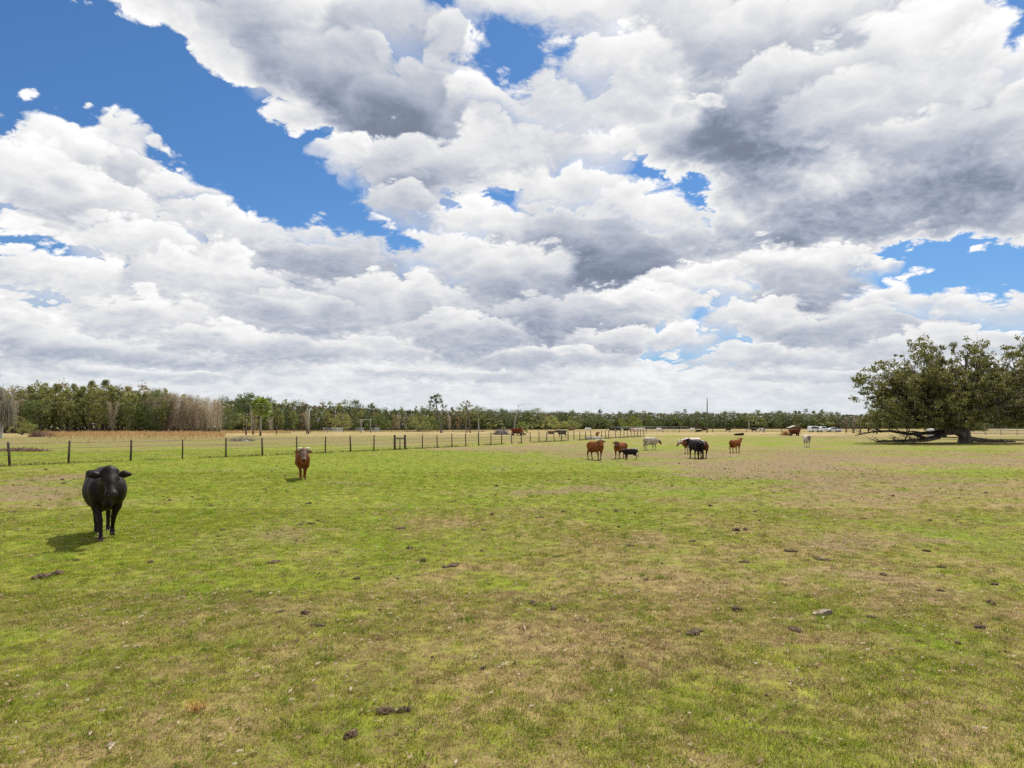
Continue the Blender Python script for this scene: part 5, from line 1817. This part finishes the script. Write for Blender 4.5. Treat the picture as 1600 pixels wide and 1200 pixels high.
LM['inner'] = leaf_mat('inner_brush', [(.045, .052, .026), (.085, .088, .042), (.13, .125, .07), (.17, .155, .10)], .15)
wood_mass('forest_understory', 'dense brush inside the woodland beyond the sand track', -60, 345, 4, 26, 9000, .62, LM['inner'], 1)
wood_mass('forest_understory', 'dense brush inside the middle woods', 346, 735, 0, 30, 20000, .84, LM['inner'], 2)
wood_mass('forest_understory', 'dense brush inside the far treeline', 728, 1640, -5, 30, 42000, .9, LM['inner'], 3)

# bushes and small trees out in front of the woods
D0 = 205
SINGLE = [
    ('dark', 357, 232, 7.6, 'dense dark evergreen at the corner of the grey bare wood', 1.1, 'tree'), ('yellow', 440, 228, 6.4, 'brownish spreading tree right of the palm', 1.15, 'tree'), ('olive', 458, 226, 6.9, 'olive tree with dark forked trunk right of the palm', 1.15, 'tree'),
    ('yshrub', 532, 236, 7.4, 'pale yellow green bushy tree left of the timber gate frame', .9, 'tree'), ('shrub', 590, 226, 7.0, 'large dark rounded bush behind the timber gate frame', .95, 'bush'), ('russet', 616, 240, 6.0, 'low russet bush right of the dark rounded bush', 1.0, 'bush'),
    ('oshrub', 655, 224, 6.6, 'big olive rounded bush left of the leaning tree', 1.0, 'bush'), ('shrub', 672, 236, 5.2, 'dark bush at the foot of the leaning tree', 1.0, 'bush'),
    ('yshrub', 866, 300, 7.2, 'pale grey green rounded tree above the grey brown cow', 1.2, 'tree'), ('oshrub', 896, 310, 6.6, 'olive rounded tree left of the far white cow', 1.15, 'tree'), ('lshrub', 985, 320, 7.4, 'bright lime green rounded tree behind the far herd', .95, 'tree'),
    ('yshrub', 33, 150, 4.6, 'yellow green shrub beside the mossy tree', .8, 'bush'), ('lshrub', 70, 172, 1.6, 'low bright green bush at the foot of the woodland', .7, 'bush'), ('oshrub', 48, 160, 3.2, 'olive shrub left of the sand track', .9, 'bush'),
    ('greyred', 398, 196, 6.0, 'small leafless tree behind the palm', .9, 'tree'), ('grey', 424, 200, 4.4, 'pale leafless shrub right of the palm', 1.0, 'tree'), ('russet', 545, 246, 5.0, 'tan leafed low tree behind the pipe gates', 1.2, 'tree'),
]
for (kd, px, D, h, lab, wd, cat) in SINGLE:
    plant(kd, px, D, h, '', lab, wd, {'tree': 'field_tree', 'bush': 'field_bush'}[cat], cat)


# ---- palms
def palm(px, D, h, label, mat, crown=1.5, nf=34, r0=.17, seed=1, base_black=True, name='palm_tree'):
    r = np.random.default_rng(seed)
    root = thing(name, label, 'palm', (gx(px, D), D, 0))
    ht = h - crown * .8
    lx = r.normal(0, .08)
    tr = MB().tube([(0, 0, -.2), (lx * .4, 0, ht * .5), (lx, 0, ht)], [r0 * 1.15, r0, r0 * .95], 9).obj('trunk', M['snag'], root, smooth=True)
    if base_black:
        MB().tube([(0, 0, -.1), (0, 0, 1.0)], [r0 * 1.5, r0 * 1.18], 9).obj('charred_base', M['post'], tr)
    c = Vector((lx, 0, ht))
    for i in range(nf):
        a = i * 2.399 + r.uniform(-.2, .2)
        el = math.asin(np.clip(1 - 1.75 * (i + .5) / nf, -1, 1))
        L = crown * r.uniform(.55, .8)
        dirv = Vector((math.cos(a) * math.cos(el), math.sin(a) * math.cos(el), math.sin(el)))
        tip = c + dirv * L
        mb = MB()
        mb.tube([c, c + dirv * L * .6 + Vector((0, 0, .05)), tip], [.025, .02, .012], 4, False)
        # fan of folded leaflets
        side = dirv.cross(Vector((0, 0, 1)))
        side = side.normalized() if side.length > .05 else Vector((1, 0, 0))
        upv = side.cross(dirv)
        V, F = [], []
        nl = 13
        for k in range(nl):
            t = (k / (nl - 1) - .5) * 2.9
            d = dirv * math.cos(t) + side * math.sin(t)
            ll = crown * r.uniform(.38, .52) * (1 - .12 * abs(t))
            e = (side * math.cos(t) - dirv * math.sin(t)) * .075
            m_ = tip + d * ll * .55 + upv * .05
            en = tip + d * ll + Vector((0, 0, -.22 * ll - .05))
            b = len(V)
            V += [tuple(tip - e * .4), tuple(m_ - e), tuple(m_ + e), tuple(tip + e * .4), tuple(en)]
            F += [(b, b + 1, b + 2, b + 3), (b + 1, b + 4, b + 2)]
        mb.add(V, F)
        me = new_mesh('frond', np.concatenate(mb.V), [np.array(f) for f in mb.F.values()], mat)
        nfc = len(me.polygons)
        at = me.attributes.new('rnd', 'FLOAT', 'FACE')
        at.data.foreach_set('value', np.full(nfc, r.random(), np.float32))
        link('frond', me, root)
    # skirt of dead fronds
    n = 160
    A = np.array([tuple(c)] * n) + r.normal(0, .1, (n, 3))
    an = r.uniform(0, 6.28, n)
    B = A + np.stack([np.cos(an) * .35, np.sin(an) * .35, -r.uniform(.5, 1.3, n) * crown * .7], 1)
    V, F = twigs(A, B, .09, r)
    s = link('dead_frond_skirt', new_mesh('dead_frond_skirt', V, F, LM['greyred'], False, {'rnd': ('FACE', r.random(n))}), root)
    s['kind'] = 'stuff'
    return root


palm(407, 138, 7.5, 'bright green palm with a pale trunk standing alone in the dry field', LM['palm'], 2.25, 64, .15, 3)
palm(393, 250, 13.2, 'darker palm rising over the woods behind the green palm', LM['dark'], 2.6, 34, .22, 5, False)
palm(1170, 330, 7.6, 'small dark palm against the far treeline left of the feed wagon', LM['dark'], 2.2, 30, .25, 6, False)
palm(815, 147, 2.6, 'low bright green young palm behind the rusty hopper', LM['lime'], 1.7, 26, .14, 7, False, 'young_palm')


# ---- single field trees
def field_tree(px, D, label, seed, limbs, leafmat, leaf=.3, per=60, clr=.8, barkmat='bark', r0=.22, name='leaning_tree', moss=0):
    """trunk path and clumps given in metres from the foot"""
    r = np.random.default_rng(seed)
    root = thing(name, label, 'tree', (gx(px, D), D, 0))
    paths, C = [], []
    for path, rads, cl in limbs:
        paths.append((path, rads, 7))
        C += cl
    if C:
        C = np.array(C, float)
        allc, rad = [], []
        for c in C:
            for k in range(4):
                allc.append(c + r.normal(0, .45, 3) * np.array((1, 1, .6)))
                rad.append(clr * r.uniform(.4, .8))
            paths.append(([tuple(c * .75 + np.array(limbs[0][0][-1]) * .25), tuple(c)], [.05, .02], 4))
        P = clump_points(np.array(allc), rad, per, r, .7)
        V, F, rnd = cards(P, r.uniform(.6, 1.3, len(P)) * leaf, r)
        link('crown', new_mesh('crown', V, F, leafmat, False, {'rnd': ('FACE', rnd)}), root)
    link('trunk', trunk_mesh('trunk', paths, M[barkmat]), root)
    if moss:
        A = C[r.integers(0, len(C), moss)] + r.normal(0, .5, (moss, 3))
        B = A + np.stack([r.normal(0, .1, moss), r.normal(0, .1, moss), -r.uniform(.8, 2.6, moss)], 1)
        V, F = twigs(A, B, .16, r)
        s = link('hanging_moss', new_mesh('hanging_moss', V, F, LM['moss'], False, {'rnd': ('FACE', r.random(moss))}), root)
        s['kind'] = 'stuff'
    return root


# leaning tree with a high tufted crown: foot at px 690, head at px 681
field_tree(690, 186, 'tall leaning tree with a tufted top and bare lower trunk', 31,
           [([(0, 0, -.3), (-.4, 0, 2.6), (-1.0, 0, 5.2), (-1.5, 0, 7.8), (-1.6, 0, 9.6)], [.32, .27, .22, .16, .06], [(-1.6, 0, 10.0), (-2.6, .2, 9.8), (-.6, .1, 9.7), (-2.9, 0, 8.7), (-.3, .2, 8.6), (-1.7, -.3, 9.2), (-2.6, .3, 7.5), (.6, 0, 7.2), (-.9, 0, 8.2)]),
            ([(-1.0, 0, 5.2), (-2.6, 0, 5.3), (-3.8, 0, 5.6)], [.10, .06, .03], [(-3.9, 0, 5.7)]), ([(-.6, 0, 5.6), (.5, 0, 6.6), (.9, 0, 7.0)], [.10, .06, .03], [])], LM['dark'], .30, 34, .8)
field_tree(748, 150, 'slender tree with a pale trunk and dark foot left of the rusty hopper', 32,
           [([(0, 0, -.3), (0, 0, 2.2), (-.1, 0, 4.2), (-.2, 0, 5.4)], [.17, .15, .10, .03], [(0, 0, 5.8), (-.9, .2, 5.2), (.8, .2, 5.3), (-1.3, 0, 4.3), (1.1, 0, 4.4), (0, .3, 4.6), (-.5, 0, 3.6), (.6, -.2, 3.7)])], LM['olive'], .24, 26, .75, 'snag', name='slender_tree')
field_tree(735, 184, 'thin dark leafed tree close behind the slim pole', 33,
           [([(0, 0, -.3), (-.3, 0, 3), (-.9, 0, 6.2), (-1.1, 0, 8.2)], [.2, .16, .1, .03], [(-1.1, 0, 8.4), (-2.0, 0, 7.6), (-.3, 0, 7.4), (-2.5, 0, 6.4), (.6, 0, 6.2), (-1.0, .3, 6.6), (-1.8, 0, 5.4), (1.0, 0, 5.0)])], LM['olive'], .3, 24, .8, name='thin_tree')
field_tree(803, 150, 'dead grey tree with a few crooked bare branches over the rusty hopper', 34,
           [([(0, 0, -.3), (.1, 0, 2.0), (.4, 0, 3.8), (.75, 0, 5.2), (1.0, 0, 6.3)], [.15, .13, .10, .07, .04], []), ([(1.0, 0, 6.3), (1.5, 0, 6.6), (2.1, .1, 6.75), (2.4, .1, 6.5)], [.05, .04, .03, .01], []), ([(.75, 0, 5.2), (1.4, 0, 5.5), (1.7, 0, 6.0)], [.045, .03, .01], []),
            ([(1.0, 0, 6.3), (.9, 0, 6.8), (1.2, 0, 7.0)], [.04, .03, .01], []), ([(.4, 0, 3.8), (-.1, 0, 4.8), (-.2, 0, 5.2)], [.04, .02, .01], []), ([(1.5, 0, 6.6), (1.7, 0, 7.0)], [.03, .008], [])], None, barkmat='snag', name='dead_tree')
field_tree(-1, 112, 'moss hung tree at the frame edge before the woodland', 35,
           [([(0, 0, -.3), (.3, 0, 2.5), (.6, 0, 5), (.4, 0, 7)], [.4, .34, .24, .08], [(0, 0, 7.4), (1.2, 0, 6.4), (-1.5, 0, 6.6), (1.6, .4, 5.2), (-2.4, 0, 5.4), (.6, -.4, 4.4), (1.7, 0, 3.6), (-1.5, .2, 4.0)])], LM['greyred'], .22, 22, .9, 'snag', name='mossy_tree', moss=500)


# ---- red leafed branch tip entering at the frame edge
r = np.random.default_rng(8)
Dm = 60
x0 = gx(-14, Dm)
root = thing('red_maple', 'red leafed tree mostly outside the frame, one branch tip showing at its edge', 'tree', (x0 - 1.2, Dm, 0))
zt = CAM_H + (HOR - 585) / FPX * Dm
pp = [([(0, 0, -.3), (.0, 0, zt * .5), (.1, 0, zt + .6)], [.12, .09, .03], 7)]
cc = []
for k in range(16):
    a = r.uniform(0, 6.28)
    q = np.array((.1 + math.cos(a) * r.uniform(.3, 1.1), math.sin(a) * r.uniform(.2, 1.0), zt + r.uniform(-.9, 1.0)))
    cc.append(q)
cc.append(np.array((1.72, 0, zt)))
for q in cc:
    pp.append(([(0.05, 0, q[2] - .7), tuple(q)], [.03, .008], 4))
P = clump_points(np.array(cc), [.36] * 17, 60, r)
V, F, rnd = cards(P, r.uniform(.08, .15, len(P)), r)
link('trunk', trunk_mesh('trunk', pp, M['bark']), root)
link('crown', new_mesh('crown', V, F, LM['red'], False, {'rnd': ('FACE', rnd)}), root)


# ---- the great spreading oak
def grow(r, p, d, L, rad, depth, paths, tips, curl=.28, droop=0.0, zmin=0.9):
    """a limb that bends on its way and branches; tips get the foliage"""
    n = max(3, int(L / .8))
    pts, rr = [p.copy()], [rad]
    d = d / np.linalg.norm(d)
    step = L / n
    side = []
    for i in range(n):
        d = d + r.normal(0, curl, 3) * .5 + np.array((0, 0, -droop * .12))
        d /= np.linalg.norm(d)
        p = p + d * step
        if p[2] < zmin:
            p[2] = zmin
            d[2] = abs(d[2]) * .5
        t = (i + 1) / n
        pts.append(p.copy())
        rr.append(rad * (1 - .72 * t))
        if t > .22:
            side.append((p.copy(), d.copy(), rad * (1 - .72 * t), t))
    paths.append((pts, rr, 7 if depth > 1 else (5 if depth == 1 else 3)))
    if depth == 0:
        tips.append(p)
        if len(pts) > 3:
            tips.append(pts[-2])
        return
    for (q, dd, ra, t) in side:
        for k in range(2 if r.random() < .7 else 1):
            nd = dd + r.normal(0, .75, 3)
            nd[2] += .18 - droop * .2
            grow(r, q, nd, L * r.uniform(.28, .46) * (1.15 - .3 * t), ra * .55, depth - 1, paths, tips, curl * 1.1, droop, zmin)
    tips.append(p)


def make_oak(seed):
    r = np.random.default_rng(seed)
    paths, tips = [], []
    # bole with a flared foot
    paths.append(([(0, 0, -.3), (0, 0, .15), (-.02, 0, .8), (-.05, 0, 1.8), (-.05, 0, 3.0), (.05, 0, 4.0)], [1.05, .80, .60, .54, .55, .48], 14))
    ends = [(-12.0, .5, 3.4), (-10.2, -3, 5.0), (-9.6, 2.5, 7.0), (-7.2, .5, 9.6), (-5.2, -2.5, 8.0), (-3.0, 1, 11.4), (.2, -1, 11.9), (2.6, 1.5, 11.8), (5.2, -1, 10.4), (7.8, 1.5, 8.6), (10.5, -1.5, 6.0), (11.0, 2, 3.2), (.5, 6.5, 7.0), (-1, -6.5, 6.5), (-5.5, -5.5, 3.6), (5, -6, 4.0), (-4.5, 6.0, 4.0), (5.5, 6, 4.6), (-8.0, -2.0, 2.6), (8.2, -2.5, 3.0), (-14.6, -1, 2.6), (-13, -4, 2.6), (-13.5, 2.5, 4.6), (-13.6, 0, 5.8), (-7, -6, 2.6), (-10, -4.5, 4.0), (-11.2, 1, 7.2), (-8.6, -2, 9.4), (-5.2, 2, 11.0)]
    for e in ends:
        e = np.array(e) * .80
        s = np.array((0.0, 0, r.uniform(2.4, 3.9)))
        d = e - s
        L = np.linalg.norm(d)
        d0 = d / L + np.array((0, 0, .12))
        grow(r, s, d0, L, .30 if e[2] > 4 else .25, 2, paths, tips, .16, .05 if e[2] > 4 else .22, 1.9)
    ntop = len(tips)
    tips = np.array(tips)
    keep = r.random(len(tips)) < np.where(tips[:, 2] > 7.5, .44, .74)
    tl = tips[keep]
    per = 32
    P = clump_points(tl, r.uniform(.22, .60, len(tl)), per, r, .65)
    P = P[P[:, 2] > 1.35]
    V, F, rnd = cards(P, r.uniform(.12, .30, len(P)), r, .3)
    clumpv = np.repeat(r.random(len(tl)), per)
    crown = new_mesh('crown', V, F, LM['oak'], False, {'rnd': ('FACE', np.clip(rnd * .55 + r.random(len(rnd)) * .25 + .1, 0, 1))})
    # fine bare twigs at the outside
    k = tips[r.integers(0, len(tips), 2600)]
    dirs = k / (np.linalg.norm(k, axis=1)[:, None] + 1e-6) + r.normal(0, .6, k.shape)
    tw = twigs(k, k + dirs * r.uniform(.3, .9, (len(k), 1)), .035, r)
    tw_me = new_mesh('bare_twigs', tw[0], tw[1], LM['greyred'], False, {'rnd': ('FACE', r.random(len(k)))})
    m = tips[(tips[:, 2] > 2.6) & (tips[:, 2] < 8)]
    A = m[r.integers(0, len(m), 650)] + r.normal(0, .25, (650, 3))
    B = A + np.stack([r.normal(0, .08, 650), r.normal(0, .08, 650), -r.uniform(.4, 1.5, 650)], 1)
    ms = twigs(A, B, .10, r)
    moss = new_mesh('hanging_moss', ms[0], ms[1], LM['moss'], False, {'rnd': ('FACE', r.random(650))})
    tr = trunk_mesh('trunk', paths, M['oakbark'])
    print('oak leaves', len(P), 'tips', ntop, 'trunk faces', len(tr.polygons))
    return tr, crown, tw_me, moss


OAK = make_oak(4)


def oak_at(px, D, label, sc, rz, name='live_oak'):
    root = thing(name, label, 'tree', (gx(px, D), D, 0), rz)
    root.scale = (sc * 1.05, sc, sc * 1.12)
    for nm, me in zip(('trunk', 'crown', 'bare_twigs', 'hanging_moss'), OAK):
        o = link(nm, me, root)
        if nm in ('bare_twigs', 'hanging_moss'):
            o['kind'] = 'stuff'
    return root


oak = oak_at(1508, 84, 'huge spreading live oak with limbs sweeping down to the ground', 1.0, 0)
oak_at(1648, 100, 'second live oak mostly outside the frame, its crown edge above the plank fence', 1.22, R(140))
oak_at(1475, 124, 'smaller live oak seen through the big oak from behind', .62, R(70))

# great fallen limbs resting on the ground, still joined to the oak's foot
r = np.random.default_rng(77)
paths, tp = [], []


def limb(pts, r0, r1, br=8, L=1.6, up=.35):
    pts = [np.array(p, float) for p in pts]
    n = len(pts)
    paths.append((pts, [r0 + (r1 - r0) * i / (n - 1) for i in range(n)], 8))
    for k in range(br):
        t = r.uniform(.25, 1) * (n - 1)
        j = min(int(t), n - 2)
        p = pts[j] + (pts[j + 1] - pts[j]) * (t - j)
        d = (pts[j + 1] - pts[j])
        d = d / np.linalg.norm(d) + r.normal(0, .55, 3)
        d[2] = abs(d[2]) * up + r.uniform(0, .35)
        grow(r, p, d, L * r.uniform(.6, 1.4), (r0 + (r1 - r0) * t / n) * .45, 1, paths, tp, .3, .05, .12)


limb([(-.3, -.2, .8), (-1.5, -.6, 1.25), (-2.9, -1.0, 1.15), (-4.6, -1.4, .55), (-6.6, -1.7, .30), (-9.0, -2.0, .25), (-11.6, -2.2, .2)], .42, .07, 16, 2.1)
limb([(-3.2, -1.1, 1.0), (-4.4, -2.2, .6), (-6.2, -3.1, .32), (-8.2, -3.6, .25), (-10.4, -4.2, .2)], .22, .06, 12, 1.8)
limb([(-2.6, -.9, 1.2), (-4.2, -.2, 1.1), (-6.4, .4, .95), (-8.4, .8, 1.3), (-10.4, 1.0, 1.2), (-12.4, 1.0, .8)], .24, .05, 14, 2.0)
limb([(.5, -.2, .45), (1.6, -.5, .30), (3.4, -.8, .2), (5.2, -1.0, .15)], .28, .07, 5, 1.0, .2)
tr = trunk_mesh('fallen_limb', paths, M['oakbark'])
link('fallen_limb', tr, oak)

# ---- band of rusty broom grass and dead weeds in front of the left wood, straw verge along the woods
def weed_band(name, label, px0, px1, D0, D1, n, h0, h1, mat, seed, w=.10):
    r = np.random.default_rng(seed)
    px = r.uniform(px0, px1, n)
    D = D1 - (D1 - D0) * np.abs(r.normal(0, .42, n))
    A = np.stack([(px - 800) / FPX * D, D, np.zeros(n)], 1)
    cl = .55 + .45 * fbm(A[:, 0] * .35, A[:, 1] * .35, 3, seed)
    B = A + np.stack([r.normal(0, .14, n), r.normal(0, .14, n), r.uniform(h0, h1, n) * cl], 1)
    V, F = twigs(A, B, w, r)
    o = link(name, new_mesh(name, V, F, mat, False, {'rnd': ('FACE', r.random(n))}))
    tag(o, label, None, None, 'stuff')


LM['broom'] = leaf_mat('broom_grass', [(.26, .14, .075), (.40, .25, .14), (.50, .35, .21), (.45, .35, .21)], .3, .9)
LM['strawg'] = leaf_mat('straw_grass', [(.26, .18, .09), (.36, .27, .14), (.45, .36, .21)], .3, .9)
weed_band('broom_grass', 'band of rust red broom grass before the left woodland', 66, 352, 114, 182, 15000, .35, 1.5, LM['broom'], 1)
weed_band('broom_grass', 'strip of rust red broom grass behind the palm', 345, 455, 178, 196, 4200, .5, 1.6, LM['broom'], 2)
weed_band('straw_grass', 'strip of tall straw grass at the foot of the middle woods', 440, 760, 215, 236, 6000, .3, .9, LM['strawg'], 3)
weed_band('straw_grass', 'strip of straw grass along the far fence', 760, 1420, 225, 300, 9000, .2, .7, LM['strawg'], 4)
